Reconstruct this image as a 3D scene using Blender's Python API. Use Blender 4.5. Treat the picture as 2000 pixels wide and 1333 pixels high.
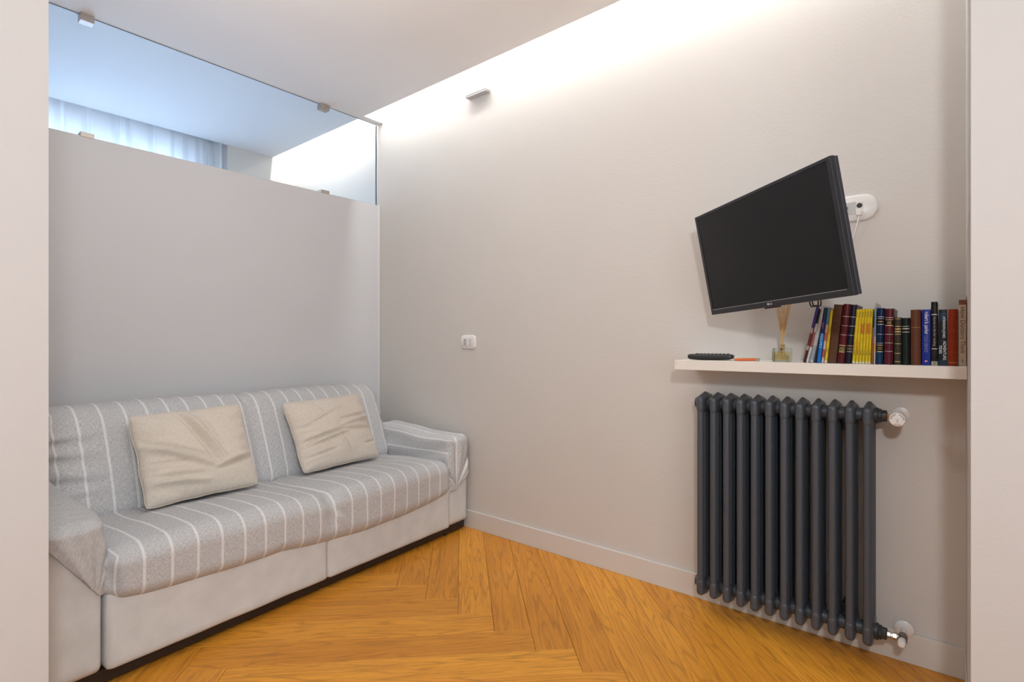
import bpy, bmesh, math, random
from mathutils import Vector, Matrix, noise
random.seed(7)
for o in list(bpy.data.objects):
    bpy.data.objects.remove(o)
scene = bpy.context.scene
COL = scene.collection
R = math.radians

# ------------------------------------------------------------------ camera
CAM_H = 1.10
FWD = 39.4916            # heading from +X (towards the long wall) to +Y (towards the partition)
cam_d = bpy.data.cameras.new('camera')
cam_d.sensor_width = 36.0
cam_d.lens = 1040.0 / 2000.0 * 36.0
cam_d.clip_start = 0.02
cam = bpy.data.objects.new('camera', cam_d)
cam.location = (0, 0, CAM_H)
cam.rotation_euler = (R(90), 0, R(FWD - 90))
COL.objects.link(cam)
scene.camera = cam

# ------------------------------------------------------------------ view, world, lights
vs = scene.view_settings
vs.view_transform = 'Standard'
vs.look = 'None'
vs.exposure = 0.08
vs.gamma = 1.0
vs.use_curve_mapping = False

world = bpy.data.worlds.new('sky')
scene.world = world
world.use_nodes = True
bgn = world.node_tree.nodes['Background']
bgn.inputs[0].default_value = (0.42, 0.66, 1.0, 1)
bgn.inputs[1].default_value = 1.6

def area(name, loc, rot, sx, sy, power, col):
    d = bpy.data.lights.new(name, 'AREA')
    d.shape = 'RECTANGLE'
    d.size = sx
    d.size_y = sy
    d.energy = power
    d.color = col
    o = bpy.data.objects.new(name, d)
    o.location = loc
    o.rotation_euler = rot
    COL.objects.link(o)
    return o

# daylight entering through the curtained window behind the glass partition
area('window_daylight', (1.02, 4.86, 1.35), (R(-90), 0, 0), 1.15, 2.2, 208, (0.45, 0.61, 0.88))
# lamps: an added sofa-room fill light and a standing lamp right of the camera
def point(name, loc, power, col, size):
    d = bpy.data.lights.new(name, 'POINT')
    d.energy = power
    d.color = col
    d.shadow_soft_size = size
    o = bpy.data.objects.new(name, d)
    o.location = loc
    COL.objects.link(o)
    return o
point('sofa_room_fill', (0.75, 1.60, 2.20), 12.5, (0.96, 0.95, 0.93), 0.16)
point('standing_lamp', (-0.10, -0.25, 1.72), 54.0, (0.93, 0.965, 1.0), 0.07)
# added soft fill from behind the camera; no window is built there
area('rear_fill', (-0.9, -2.1, 1.45), (R(90), 0, 0), 2.0, 1.7, 28, (0.80, 0.91, 1.0))
LED_STRENGTH = 60.0

# ------------------------------------------------------------------ helpers
def link(o, parent=None):
    COL.objects.link(o)
    if parent is not None:
        o.parent = parent
    return o

def tag(o, label=None, cat=None, group=None, kind=None):
    if label: o['label'] = label
    if cat: o['category'] = cat
    if group: o['group'] = group
    if kind: o['kind'] = kind
    return o

def empty(name, loc=(0, 0, 0), rot=(0, 0, 0), label=None, cat=None, group=None):
    o = bpy.data.objects.new(name, None)
    o.empty_display_size = 0.05
    o.location = loc
    o.rotation_euler = rot
    link(o)
    return tag(o, label, cat, group)

def mesh_obj(name, V, F, mat, parent=None, smooth=False, uv=None):
    me = bpy.data.meshes.new(name)
    me.from_pydata([tuple(v) for v in V], [], F)
    me.materials.append(mat)
    if smooth:
        me.polygons.foreach_set('use_smooth', [True] * len(me.polygons))
    if uv is not None:
        l = me.uv_layers.new(name='uv')
        for lp in me.loops:
            l.data[lp.index].uv = uv[lp.vertex_index]
    me.update()
    return link(bpy.data.objects.new(name, me), parent)

class MB:
    """collects shapes for ONE mesh"""
    def __init__(s): s.bm = bmesh.new()
    def box(s, x0, x1, y0, y1, z0, z1, bev=0.0, seg=2, M=None):
        r = bmesh.ops.create_cube(s.bm, size=1.0)
        vs_ = r['verts']
        for v in vs_:
            v.co = Vector(((x0 + x1) / 2 + v.co.x * (x1 - x0), (y0 + y1) / 2 + v.co.y * (y1 - y0), (z0 + z1) / 2 + v.co.z * (z1 - z0)))
        if bev > 0:
            es = list({e for v in vs_ for e in v.link_edges})
            rr = bmesh.ops.bevel(s.bm, geom=es, offset=bev, segments=seg, affect='EDGES', profile=0.5)
            vs_ = list({v for f in rr['faces'] for v in f.verts} | {v for v in vs_ if v.is_valid})
        if M is not None:
            bmesh.ops.transform(s.bm, matrix=M, verts=[v for v in vs_ if v.is_valid])
        return s
    def lathe(s, prof, p, axis, n=24, cap=True):
        """prof: list of (radius, distance along axis)"""
        ax = Vector(axis).normalized()
        t = Vector((0, 0, 1)) if abs(ax.z) < 0.9 else Vector((1, 0, 0))
        u = ax.cross(t).normalized(); w = ax.cross(u)
        p = Vector(p)
        rings = []
        for r, d in prof:
            rings.append([s.bm.verts.new(p + ax * d + (u * math.cos(2 * math.pi * i / n) + w * math.sin(2 * math.pi * i / n)) * r) for i in range(n)])
        for a, b in zip(rings, rings[1:]):
            for i in range(n):
                s.bm.faces.new((a[i], a[(i + 1) % n], b[(i + 1) % n], b[i]))
        if cap:
            s.bm.faces.new(rings[0][::-1]); s.bm.faces.new(rings[-1])
        return s
    def cyl(s, a, b, r, n=20, r2=None):
        a = Vector(a); b = Vector(b)
        return s.lathe([(r, 0), (r2 if r2 is not None else r, (b - a).length)], a, b - a, n)
    def tube(s, pts, r, n=8):
        pts = [Vector(p) for p in pts]
        prev = None; rings = []
        for i, p in enumerate(pts):
            d = (pts[min(i + 1, len(pts) - 1)] - pts[max(i - 1, 0)]).normalized()
            if prev is None:
                t = Vector((0, 0, 1)) if abs(d.z) < 0.9 else Vector((1, 0, 0))
                u = d.cross(t).normalized()
            else:
                u = (prev - d * prev.dot(d)).normalized()
            prev = u; w = d.cross(u)
            rings.append([s.bm.verts.new(p + (u * math.cos(2 * math.pi * k / n) + w * math.sin(2 * math.pi * k / n)) * r) for k in range(n)])
        for a, b in zip(rings, rings[1:]):
            for k in range(n):
                s.bm.faces.new((a[k], a[(k + 1) % n], b[(k + 1) % n], b[k]))
        s.bm.faces.new(rings[0][::-1]); s.bm.faces.new(rings[-1])
        return s
    def prism(s, poly, z0, z1):
        a = [s.bm.verts.new((x, y, z0)) for x, y in poly]
        b = [s.bm.verts.new((x, y, z1)) for x, y in poly]
        n = len(poly)
        s.bm.faces.new(a[::-1]); s.bm.faces.new(b)
        for i in range(n):
            s.bm.faces.new((a[i], a[(i + 1) % n], b[(i + 1) % n], b[i]))
        return s
    def build(s, name, mat, parent=None, smooth=None):
        bmesh.ops.recalc_face_normals(s.bm, faces=s.bm.faces[:])
        me = bpy.data.meshes.new(name)
        s.bm.to_mesh(me); s.bm.free()
        me.materials.append(mat)
        if smooth is not None:
            me.polygons.foreach_set('use_smooth', [True] * len(me.polygons))
            me.set_sharp_from_angle(angle=R(smooth))
        return link(bpy.data.objects.new(name, me), parent)

def rbox(x0, x1, y0, y1, z0, z1, r, nx, ny, nz):
    """finely divided rounded box -> verts, faces, original coordinates"""
    V = []; O = []; F = []; idx = {}
    sx, sy, sz = x1 - x0, y1 - y0, z1 - z0
    def vert(i, j, k):
        key = (i, j, k)
        if key in idx: return idx[key]
        q = Vector((x0 + sx * i / nx, y0 + sy * j / ny, z0 + sz * k / nz))
        c = Vector((min(max(q.x, x0 + r), x1 - r), min(max(q.y, y0 + r), y1 - r), min(max(q.z, z0 + r), z1 - r)))
        d = q - c
        if d.length > 1e-9:
            m = max(abs(d.x), abs(d.y), abs(d.z))
            # push the cube-shaped shell onto the sphere-shaped one
            d = d.normalized() * r * (m / r)
        idx[key] = len(V); V.append(c + d); O.append(q)
        return idx[key]
    for i in range(nx):
        for j in range(ny):
            F.append((vert(i, j, nz), vert(i + 1, j, nz), vert(i + 1, j + 1, nz), vert(i, j + 1, nz)))
            F.append((vert(i, j, 0), vert(i, j + 1, 0), vert(i + 1, j + 1, 0), vert(i + 1, j, 0)))
    for i in range(nx):
        for k in range(nz):
            F.append((vert(i, 0, k), vert(i + 1, 0, k), vert(i + 1, 0, k + 1), vert(i, 0, k + 1)))
            F.append((vert(i, ny, k), vert(i, ny, k + 1), vert(i + 1, ny, k + 1), vert(i + 1, ny, k)))
    for j in range(ny):
        for k in range(nz):
            F.append((vert(0, j, k), vert(0, j, k + 1), vert(0, j + 1, k + 1), vert(0, j + 1, k)))
            F.append((vert(nx, j, k), vert(nx, j + 1, k), vert(nx, j + 1, k + 1), vert(nx, j, k + 1)))
    return V, F, O

def keep_faces(V, F, test):
    """drop faces whose centre fails the test, compact the vertices"""
    keep = [f for f in F if test(sum((V[i] for i in f), Vector()) / len(f))]
    used = sorted({i for f in keep for i in f})
    m = {a: b for b, a in enumerate(used)}
    return used, [tuple(m[i] for i in f) for f in keep]

def nz_(x, y, z=0.0): return noise.noise(Vector((x, y, z)))
def gauss(d, w): return math.exp(-(d / w) ** 2)
def sstep(a, b, x):
    t = min(max((x - a) / (b - a), 0.0), 1.0)
    return t * t * (3 - 2 * t)
def seg_d(p, a, b):
    """distance of 2-D p to segment ab and position along it"""
    px, py = p; ax, ay = a; bx, by = b
    dx, dy = bx - ax, by - ay
    t = ((px - ax) * dx + (py - ay) * dy) / (dx * dx + dy * dy)
    tc = min(max(t, 0), 1)
    return math.hypot(px - ax - dx * tc, py - ay - dy * tc), tc

# ------------------------------------------------------------------ materials
def new_mat(name):
    m = bpy.data.materials.new(name)
    m.use_nodes = True
    nt = m.node_tree
    return m, nt, nt.nodes['Principled BSDF']

def N(nt, typ, **kw):
    n = nt.nodes.new(typ)
    for k, v in kw.items(): setattr(n, k, v)
    return n

def plain(name, col, rough=0.5, metal=0.0, spec=0.5, noise_scale=60.0, var=0.05, bump=0.0, bump_scale=200.0, coord='Object'):
    """procedural colour: a base tone with fine tonal variation and relief"""
    m, nt, b = new_mat(name)
    b.inputs['Roughness'].default_value = rough
    b.inputs['Metallic'].default_value = metal
    b.inputs['Specular IOR Level'].default_value = spec
    tc = N(nt, 'ShaderNodeTexCoord')
    nz = N(nt, 'ShaderNodeTexNoise'); nz.inputs['Scale'].default_value = noise_scale; nz.inputs['Detail'].default_value = 4
    nt.links.new(tc.outputs[coord], nz.inputs['Vector'])
    rp = N(nt, 'ShaderNodeValToRGB')
    rp.color_ramp.elements[0].position = 0.3; rp.color_ramp.elements[1].position = 0.7
    rp.color_ramp.elements[0].color = tuple(c * (1 - var) for c in col) + (1,)
    rp.color_ramp.elements[1].color = tuple(min(c * (1 + var), 1) for c in col) + (1,)
    nt.links.new(nz.outputs['Fac'], rp.inputs['Fac'])
    nt.links.new(rp.outputs['Color'], b.inputs['Base Color'])
    if bump > 0:
        n2 = N(nt, 'ShaderNodeTexNoise'); n2.inputs['Scale'].default_value = bump_scale; n2.inputs['Detail'].default_value = 3
        nt.links.new(tc.outputs[coord], n2.inputs['Vector'])
        bp = N(nt, 'ShaderNodeBump'); bp.inputs['Strength'].default_value = bump; bp.inputs['Distance'].default_value = 0.002
        nt.links.new(n2.outputs['Fac'], bp.inputs['Height'])
        nt.links.new(bp.outputs['Normal'], b.inputs['Normal'])
    return m

WALL = plain('wall_paint', (0.66, 0.625, 0.588), 0.75, 0, 0.25, 1.3, 0.012, 0.25, 90)
PIER = plain('pier_paint', (0.605, 0.58, 0.565), 0.75, 0, 0.25, 1.3, 0.012, 0.22, 90)
CEIL = plain('ceiling_paint', (0.90, 0.885, 0.87), 0.8, 0, 0.2, 1.5, 0.01, 0.1, 90)
PART = plain('partition_paint', (0.63, 0.63, 0.645), 0.55, 0, 0.3, 1.2, 0.012, 0.05, 60)
TRIM = plain('trim_paint', (0.69, 0.655, 0.615), 0.42, 0, 0.5, 3.0, 0.012)
SCREED = plain('screed', (0.05, 0.03, 0.02), 0.9)
WHITE_PLASTIC = plain('white_plastic', (0.78, 0.76, 0.74), 0.3, 0, 0.5, 20, 0.01)
GREY_PLASTIC = plain('pale_grey_plastic', (0.55, 0.54, 0.53), 0.4)
BLACK_PLASTIC = plain('black_plastic', (0.012, 0.012, 0.013), 0.35, 0, 0.5, 80, 0.1)
DARK_HOLE = plain('dark_hole', (0.02, 0.018, 0.016), 0.8)
SHELF_WHITE = plain('shelf_lacquer', (0.80, 0.76, 0.70), 0.35, 0, 0.5, 4, 0.015)
RAD_PAINT = plain('anthracite_paint', (0.062, 0.073, 0.090), 0.31, 0, 0.55, 300, 0.10, 0.25, 500)
RAD_DARK = plain('anthracite_fitting', (0.030, 0.033, 0.038), 0.45)
CHROME = plain('satin_chrome', (0.62, 0.60, 0.56), 0.28, 1.0, 0.5, 30, 0.04)
BRASS = plain('brass', (0.55, 0.38, 0.16), 0.32, 1.0, 0.5, 60, 0.15)
BRONZE = plain('bronze_nut', (0.20, 0.16, 0.12), 0.4, 0.8)
CLIP = plain('clip_nickel', (0.46, 0.41, 0.37), 0.38, 0.7, 0.5, 30, 0.05)
SUEDE = plain('beige_suede', (0.69, 0.70, 0.70), 0.9, 0, 0.15, 14, 0.055, 0.25, 700)
FOAM = plain('cushion_lining', (0.5, 0.48, 0.46), 0.9)
FOOT_SHADE = plain('dark_foot_and_shade', (0.02, 0.012, 0.01), 0.5)
PAGES = plain('page_paper', (0.66, 0.58, 0.45), 0.85, 0, 0.2, 300, 0.08)

def pillow_mat():
    m, nt, b = new_mat('beige_linen')
    b.inputs['Roughness'].default_value = 0.92
    b.inputs['Specular IOR Level'].default_value = 0.12
    b.inputs['Sheen Weight'].default_value = 0.15
    tc = N(nt, 'ShaderNodeTexCoord')
    sp = N(nt, 'ShaderNodeSeparateXYZ'); nt.links.new(tc.outputs['UV'], sp.inputs[0])
    mp = N(nt, 'ShaderNodeMapping'); mp.inputs['Scale'].default_value = (60, 420, 1); nt.links.new(tc.outputs['UV'], mp.inputs[0])
    n1 = N(nt, 'ShaderNodeTexNoise'); n1.inputs['Scale'].default_value = 1.0; n1.inputs['Detail'].default_value = 4; nt.links.new(mp.outputs[0], n1.inputs['Vector'])
    mp2 = N(nt, 'ShaderNodeMapping'); mp2.inputs['Scale'].default_value = (420, 60, 1); nt.links.new(tc.outputs['UV'], mp2.inputs[0])
    n2 = N(nt, 'ShaderNodeTexNoise'); n2.inputs['Scale'].default_value = 1.0; n2.inputs['Detail'].default_value = 4; nt.links.new(mp2.outputs[0], n2.inputs['Vector'])
    ad = N(nt, 'ShaderNodeMath', operation='ADD'); nt.links.new(n1.outputs['Fac'], ad.inputs[0]); nt.links.new(n2.outputs['Fac'], ad.inputs[1])
    hv = N(nt, 'ShaderNodeMath', operation='MULTIPLY'); hv.inputs[1].default_value = 0.5; nt.links.new(ad.outputs[0], hv.inputs[0])
    rp = N(nt, 'ShaderNodeValToRGB')
    rp.color_ramp.elements[0].position = 0.35; rp.color_ramp.elements[0].color = (0.62, 0.55, 0.465, 1)
    rp.color_ramp.elements[1].position = 0.65; rp.color_ramp.elements[1].color = (0.77, 0.695, 0.61, 1)
    nt.links.new(hv.outputs[0], rp.inputs[0]); nt.links.new(rp.outputs[0], b.inputs['Base Color'])
    bp = N(nt, 'ShaderNodeBump'); bp.inputs['Strength'].default_value = 0.3; bp.inputs['Distance'].default_value = 0.002
    nt.links.new(hv.outputs[0], bp.inputs['Height']); nt.links.new(bp.outputs[0], b.inputs['Normal'])
    return m
LINEN = pillow_mat()

def cover_mat(name, period, phase, width):
    """heathered grey cloth with thin white woven stripes at constant u"""
    m, nt, b = new_mat(name)
    b.inputs['Roughness'].default_value = 0.93
    b.inputs['Specular IOR Level'].default_value = 0.1
    tc = N(nt, 'ShaderNodeTexCoord')
    sp = N(nt, 'ShaderNodeSeparateXYZ'); nt.links.new(tc.outputs['UV'], sp.inputs[0])
    def weave(sx, sy):
        mp = N(nt, 'ShaderNodeMapping'); mp.inputs['Scale'].default_value = (sx, sy, 1); nt.links.new(tc.outputs['UV'], mp.inputs[0])
        n1 = N(nt, 'ShaderNodeTexNoise'); n1.inputs['Scale'].default_value = 1.0; n1.inputs['Detail'].default_value = 3; n1.inputs['Roughness'].default_value = 0.65
        nt.links.new(mp.outputs[0], n1.inputs['Vector']); return n1.outputs['Fac']
    a = weave(520, 70); c = weave(90, 420)
    ad = N(nt, 'ShaderNodeMath', operation='ADD'); nt.links.new(a, ad.inputs[0]); nt.links.new(c, ad.inputs[1])
    hv = N(nt, 'ShaderNodeMath', operation='MULTIPLY'); hv.inputs[1].default_value = 0.5; nt.links.new(ad.outputs[0], hv.inputs[0])
    rp = N(nt, 'ShaderNodeValToRGB')
    rp.color_ramp.elements[0].position = 0.36; rp.color_ramp.elements[0].color = (0.36, 0.36, 0.37, 1)
    rp.color_ramp.elements[1].position = 0.64; rp.color_ramp.elements[1].color = (0.73, 0.73, 0.735, 1)
    nt.links.new(hv.outputs[0], rp.inputs[0])
    s1 = N(nt, 'ShaderNodeMath', operation='SUBTRACT'); s1.inputs[1].default_value = phase; nt.links.new(sp.outputs['X'], s1.inputs[0])
    md = N(nt, 'ShaderNodeMath', operation='PINGPONG'); md.inputs[1].default_value = period / 2; nt.links.new(s1.outputs[0], md.inputs[0])
    jit = weave(200, 900)
    jm = N(nt, 'ShaderNodeMath', operation='MULTIPLY_ADD'); jm.inputs[1].default_value = 0.004; jm.inputs[2].default_value = -0.002; nt.links.new(jit, jm.inputs[0])
    sj = N(nt, 'ShaderNodeMath', operation='ADD'); nt.links.new(md.outputs[0], sj.inputs[0]); nt.links.new(jm.outputs[0], sj.inputs[1])
    rs = N(nt, 'ShaderNodeMapRange', interpolation_type='SMOOTHSTEP')
    rs.inputs['From Min'].default_value = width * 0.35; rs.inputs['From Max'].default_value = width * 0.65
    rs.inputs['To Min'].default_value = 0.62; rs.inputs['To Max'].default_value = 0.0
    nt.links.new(sj.outputs[0], rs.inputs['Value'])
    mx = N(nt, 'ShaderNodeMix', data_type='RGBA'); mx.inputs['B'].default_value = (0.90, 0.89, 0.885, 1)
    nt.links.new(rs.outputs[0], mx.inputs['Factor']); nt.links.new(rp.outputs[0], mx.inputs['A'])
    nt.links.new(mx.outputs['Result'], b.inputs['Base Color'])
    bp = N(nt, 'ShaderNodeBump'); bp.inputs['Strength'].default_value = 0.35; bp.inputs['Distance'].default_value = 0.0025
    nt.links.new(hv.outputs[0], bp.inputs['Height']); nt.links.new(bp.outputs[0], b.inputs['Normal'])
    return m
COVER = cover_mat('striped_cover_cloth', 0.0822, -1.762, 0.0088)
COVER_ARM = cover_mat('striped_arm_cloth', 0.074, 0.366, 0.0085)

def wood_mat():
    m, nt, b = new_mat('oiled_oak')
    b.inputs['Specular IOR Level'].default_value = 0.45
    tc = N(nt, 'ShaderNodeTexCoord'); oi = N(nt, 'ShaderNodeObjectInfo')
    off = N(nt, 'ShaderNodeMath', operation='MULTIPLY'); off.inputs[1].default_value = 57.0; nt.links.new(oi.outputs['Random'], off.inputs[0])
    cb = N(nt, 'ShaderNodeCombineXYZ')
    for k in ('X', 'Y', 'Z'): nt.links.new(off.outputs[0], cb.inputs[k])
    va = N(nt, 'ShaderNodeVectorMath', operation='ADD'); nt.links.new(tc.outputs['Object'], va.inputs[0]); nt.links.new(cb.outputs[0], va.inputs[1])
    def tex(scale, det, rough, dist=0.0):
        mp = N(nt, 'ShaderNodeMapping'); mp.inputs['Scale'].default_value = scale; nt.links.new(va.outputs[0], mp.inputs[0])
        n = N(nt, 'ShaderNodeTexNoise'); n.inputs['Scale'].default_value = 1; n.inputs['Detail'].default_value = det; n.inputs['Roughness'].default_value = rough; n.inputs['Distortion'].default_value = dist
        nt.links.new(mp.outputs[0], n.inputs['Vector']); return n.outputs['Fac']
    cath = tex((0.75, 8.5, 8.5), 2.5, 0.5, 0.25)      # cathedral figure: contour lines of a stretched field
    rings = N(nt, 'ShaderNodeMath', operation='MULTIPLY'); rings.inputs[1].default_value = 19.0; nt.links.new(cath, rings.inputs[0])
    pp = N(nt, 'ShaderNodeMath', operation='PINGPONG'); pp.inputs[1].default_value = 0.5; nt.links.new(rings.outputs[0], pp.inputs[0])
    ringr = N(nt, 'ShaderNodeMapRange'); ringr.inputs['From Min'].default_value = 0.0; ringr.inputs['From Max'].default_value = 0.22; ringr.inputs['To Min'].default_value = 1.0; ringr.inputs['To Max'].default_value = 0.0
    nt.links.new(pp.outputs[0], ringr.inputs['Value'])
    pores = tex((13, 430, 430), 4.0, 0.7)
    streak = tex((1.2, 45, 45), 4.0, 0.6)
    blotch = tex((2.2, 5.0, 5.0), 3.0, 0.5)
    flake = tex((60, 190, 190), 2.0, 0.5, 0.6)
    base = N(nt, 'ShaderNodeValToRGB')
    base.color_ramp.elements[0].position = 0.30; base.color_ramp.elements[0].color = (0.60, 0.225, 0.020, 1)
    base.color_ramp.elements[1].position = 0.72; base.color_ramp.elements[1].color = (0.88, 0.39, 0.040, 1)
    a1 = N(nt, 'ShaderNodeMath', operation='MULTIPLY_ADD'); a1.inputs[1].default_value = 0.45; nt.links.new(streak, a1.inputs[0])
    a2 = N(nt, 'ShaderNodeMath', operation='MULTIPLY_ADD'); a2.inputs[1].default_value = 0.35; a2.inputs[2].default_value = 0.0; nt.links.new(blotch, a2.inputs[0])
    nt.links.new(a2.outputs[0], a1.inputs[2])
    a3 = N(nt, 'ShaderNodeMath', operation='MULTIPLY_ADD'); a3.inputs[1].default_value = 0.22; nt.links.new(oi.outputs['Random'], a3.inputs[0]); nt.links.new(a1.outputs[0], a3.inputs[2])
    nt.links.new(a3.outputs[0], base.inputs[0])
    def darken(prev, fac, lo, hi, amount, col):
        mr = N(nt, 'ShaderNodeMapRange'); mr.inputs['From Min'].default_value = lo; mr.inputs['From Max'].default_value = hi; mr.inputs['To Min'].default_value = 0.0; mr.inputs['To Max'].default_value = amount
        nt.links.new(fac, mr.inputs['Value'])
        mx = N(nt, 'ShaderNodeMix', data_type='RGBA'); mx.inputs['B'].default_value = col
        nt.links.new(mr.outputs[0], mx.inputs['Factor']); nt.links.new(prev, mx.inputs['A']); return mx.outputs['Result']
    c1 = darken(base.outputs[0], ringr.outputs[0], 0.0, 1.0, 0.36, (0.22, 0.075, 0.012, 1))
    c2 = darken(c1, pores, 0.50, 0.72, 0.50, (0.14, 0.048, 0.010, 1))
    c3 = darken(c2, flake, 0.66, 0.76, 0.16, (0.78, 0.44, 0.15, 1))
    nt.links.new(c3, b.inputs['Base Color'])
    rr = N(nt, 'ShaderNodeMapRange'); rr.inputs['To Min'].default_value = 0.34; rr.inputs['To Max'].default_value = 0.52
    nt.links.new(streak, rr.inputs['Value']); nt.links.new(rr.outputs[0], b.inputs['Roughness'])
    bp = N(nt, 'ShaderNodeBump'); bp.inputs['Strength'].default_value = 0.16; bp.inputs['Distance'].default_value = 0.001
    nt.links.new(pores, bp.inputs['Height']); nt.links.new(bp.outputs[0], b.inputs['Normal'])
    return m
OAK = wood_mat()

def glass_mat(name, tint, refl=1.0):
    """thin clear pane: straight-through light plus a Fresnel mirror"""
    m, nt, b = new_mat(name)
    nt.nodes.remove(b)
    out = nt.nodes['Material Output']
    tr = N(nt, 'ShaderNodeBsdfTransparent'); tr.inputs[0].default_value = tint
    gl = N(nt, 'ShaderNodeBsdfGlossy'); gl.inputs['Roughness'].default_value = 0.0
    fr = N(nt, 'ShaderNodeFresnel'); fr.inputs[0].default_value = 1.45
    ml = N(nt, 'ShaderNodeMath', operation='MULTIPLY'); ml.inputs[1].default_value = refl; nt.links.new(fr.outputs[0], ml.inputs[0])
    mx = N(nt, 'ShaderNodeMixShader'); nt.links.new(ml.outputs[0], mx.inputs[0]); nt.links.new(tr.outputs[0], mx.inputs[1]); nt.links.new(gl.outputs[0], mx.inputs[2])
    nt.links.new(mx.outputs[0], out.inputs[0])
    return m
GLASS = glass_mat('clear_glass', (0.965, 0.98, 0.985, 1), 0.8)
BOTTLE = glass_mat('bottle_glass', (0.93, 0.96, 0.93, 1), 1.0)
OIL = glass_mat('fragrance_oil', (0.975, 0.93, 0.74, 1), 0.25)
NECK = glass_mat('neck_glass', (0.93, 0.92, 0.86, 1), 0.3)
GLASS_EDGE = plain('glass_edge', (0.16, 0.20, 0.23), 0.7, 0, 0.1)

def sheer_mat():
    m, nt, b = new_mat('sheer_curtain_cloth')
    nt.nodes.remove(b); out = nt.nodes['Material Output']
    tc = N(nt, 'ShaderNodeTexCoord')
    n = N(nt, 'ShaderNodeTexNoise'); n.inputs['Scale'].default_value = 300; nt.links.new(tc.outputs['Object'], n.inputs['Vector'])
    rp = N(nt, 'ShaderNodeValToRGB'); rp.color_ramp.elements[0].color = (0.80, 0.80, 0.80, 1); rp.color_ramp.elements[1].color = (0.9, 0.9, 0.9, 1)
    nt.links.new(n.outputs['Fac'], rp.inputs[0])
    df = N(nt, 'ShaderNodeBsdfDiffuse'); tl = N(nt, 'ShaderNodeBsdfTranslucent'); tp = N(nt, 'ShaderNodeBsdfTransparent')
    nt.links.new(rp.outputs[0], df.inputs[0]); nt.links.new(rp.outputs[0], tl.inputs[0])
    a = N(nt, 'ShaderNodeMixShader'); a.inputs[0].default_value = 0.30; nt.links.new(df.outputs[0], a.inputs[1]); nt.links.new(tl.outputs[0], a.inputs[2])
    c = N(nt, 'ShaderNodeMixShader'); c.inputs[0].default_value = 0.10; nt.links.new(a.outputs[0], c.inputs[1]); nt.links.new(tp.outputs[0], c.inputs[2])
    nt.links.new(c.outputs[0], out.inputs[0])
    return m
SHEER = sheer_mat()

def emit_mat(name, col, s):
    m, nt, b = new_mat(name)
    b.inputs['Base Color'].default_value = (0.8, 0.8, 0.8, 1)
    b.inputs['Emission Color'].default_value = col + (1,)
    b.inputs['Emission Strength'].default_value = s
    return m
LED = emit_mat('led_glow', (0.97, 0.97, 0.95), LED_STRENGTH)
LED_FAR = emit_mat('led_glow_far_room', (0.97, 0.97, 0.95), LED_STRENGTH * 2.2)

# ------------------------------------------------------------------ the room
XW = 2.274      # long wall
YP = 3.065      # partition
YF = 4.56       # far wall with the window
ZC = 2.605      # lowered ceiling
ZU = 2.775      # recess above the light cove
XC = 2.120      # edge of the lowered ceiling
YCE = 4.285     # lowered ceiling ends here, curtain pocket behind
XL, YL = 0.250, 1.4975   # corner of the wall block on the left
XR, YR = 1.725, -0.038  # corner of the pier on the right

def struct(name, mb, mat, label=None, smooth=None):
    return tag(mb.build(name, mat, None, smooth), label, None, None, 'structure')

floor = struct('floor', MB().box(-2.2, XW + 0.2, -2.5, YF + 0.2, -0.20, -0.0125), SCREED, 'golden oak herringbone plank floor')
struct('wall_right', MB().box(XW, XW + 0.2, YR, YF + 0.2, 0, ZU + 0.1), WALL, 'long off-white wall carrying the television and the shelf')
struct('wall_pier', MB().box(XR, XW + 0.2, -2.5, YR, 0, ZU + 0.1), PIER, 'pale wall end at the right edge of the picture')
struct('wall_left', MB().box(-2.2, XL, YL, YF, 0, ZU + 0.1), PIER, 'cream wall end at the left edge of the picture')
struct('wall_rear', MB().box(-2.4, XW + 0.2, -2.7, -2.5, 0, ZU + 0.1), PIER)
struct('wall_side', MB().box(-2.4, -2.2, -2.5, YF, 0, ZU + 0.1), PIER)
# far wall with the window opening
WX0, WX1, WZ0, WZ1 = 0.45, 1.58, 0.25, 2.47
fw = MB()
fw.box(-2.2, WX0, YF, YF + 0.2, 0, ZU + 0.1).box(WX1, XW + 0.2, YF, YF + 0.2, 0, ZU + 0.1)
fw.box(WX0, WX1, YF, YF + 0.2, 0, WZ0).box(WX0, WX1, YF, YF + 0.2, WZ1, ZU + 0.1)
fw.box(1.765, XW, YCE, YF, 0, ZU)
struct('wall_far', fw, WALL, 'white wall with the curtained window seen through the glass')
win = empty('window_1', (0, YF + 0.12, 0)); tag(win, 'window behind the sheer curtain', None, None, 'structure')
for a, b_, c, d in ((WX0, WX0 + 0.06, WZ0, WZ1), (WX1 - 0.06, WX1, WZ0, WZ1), ((WX0 + WX1) / 2 - 0.05, (WX0 + WX1) / 2 + 0.05, WZ0 + 0.06, WZ1 - 0.06), (WX0 + 0.06, WX1 - 0.06, WZ0, WZ0 + 0.06), (WX0 + 0.06, WX1 - 0.06, WZ1 - 0.06, WZ1)):
    MB().box(a, b_, -0.03, 0.03, c, d, 0.004).build('window_frame', TRIM, win)
for a, b_ in ((WX0 + 0.06, (WX0 + WX1) / 2 - 0.05), ((WX0 + WX1) / 2 + 0.05, WX1 - 0.06)):
    MB().box(a, b_, -0.003, 0.003, WZ0 + 0.06, WZ1 - 0.06).build('pane', GLASS, win)

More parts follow.
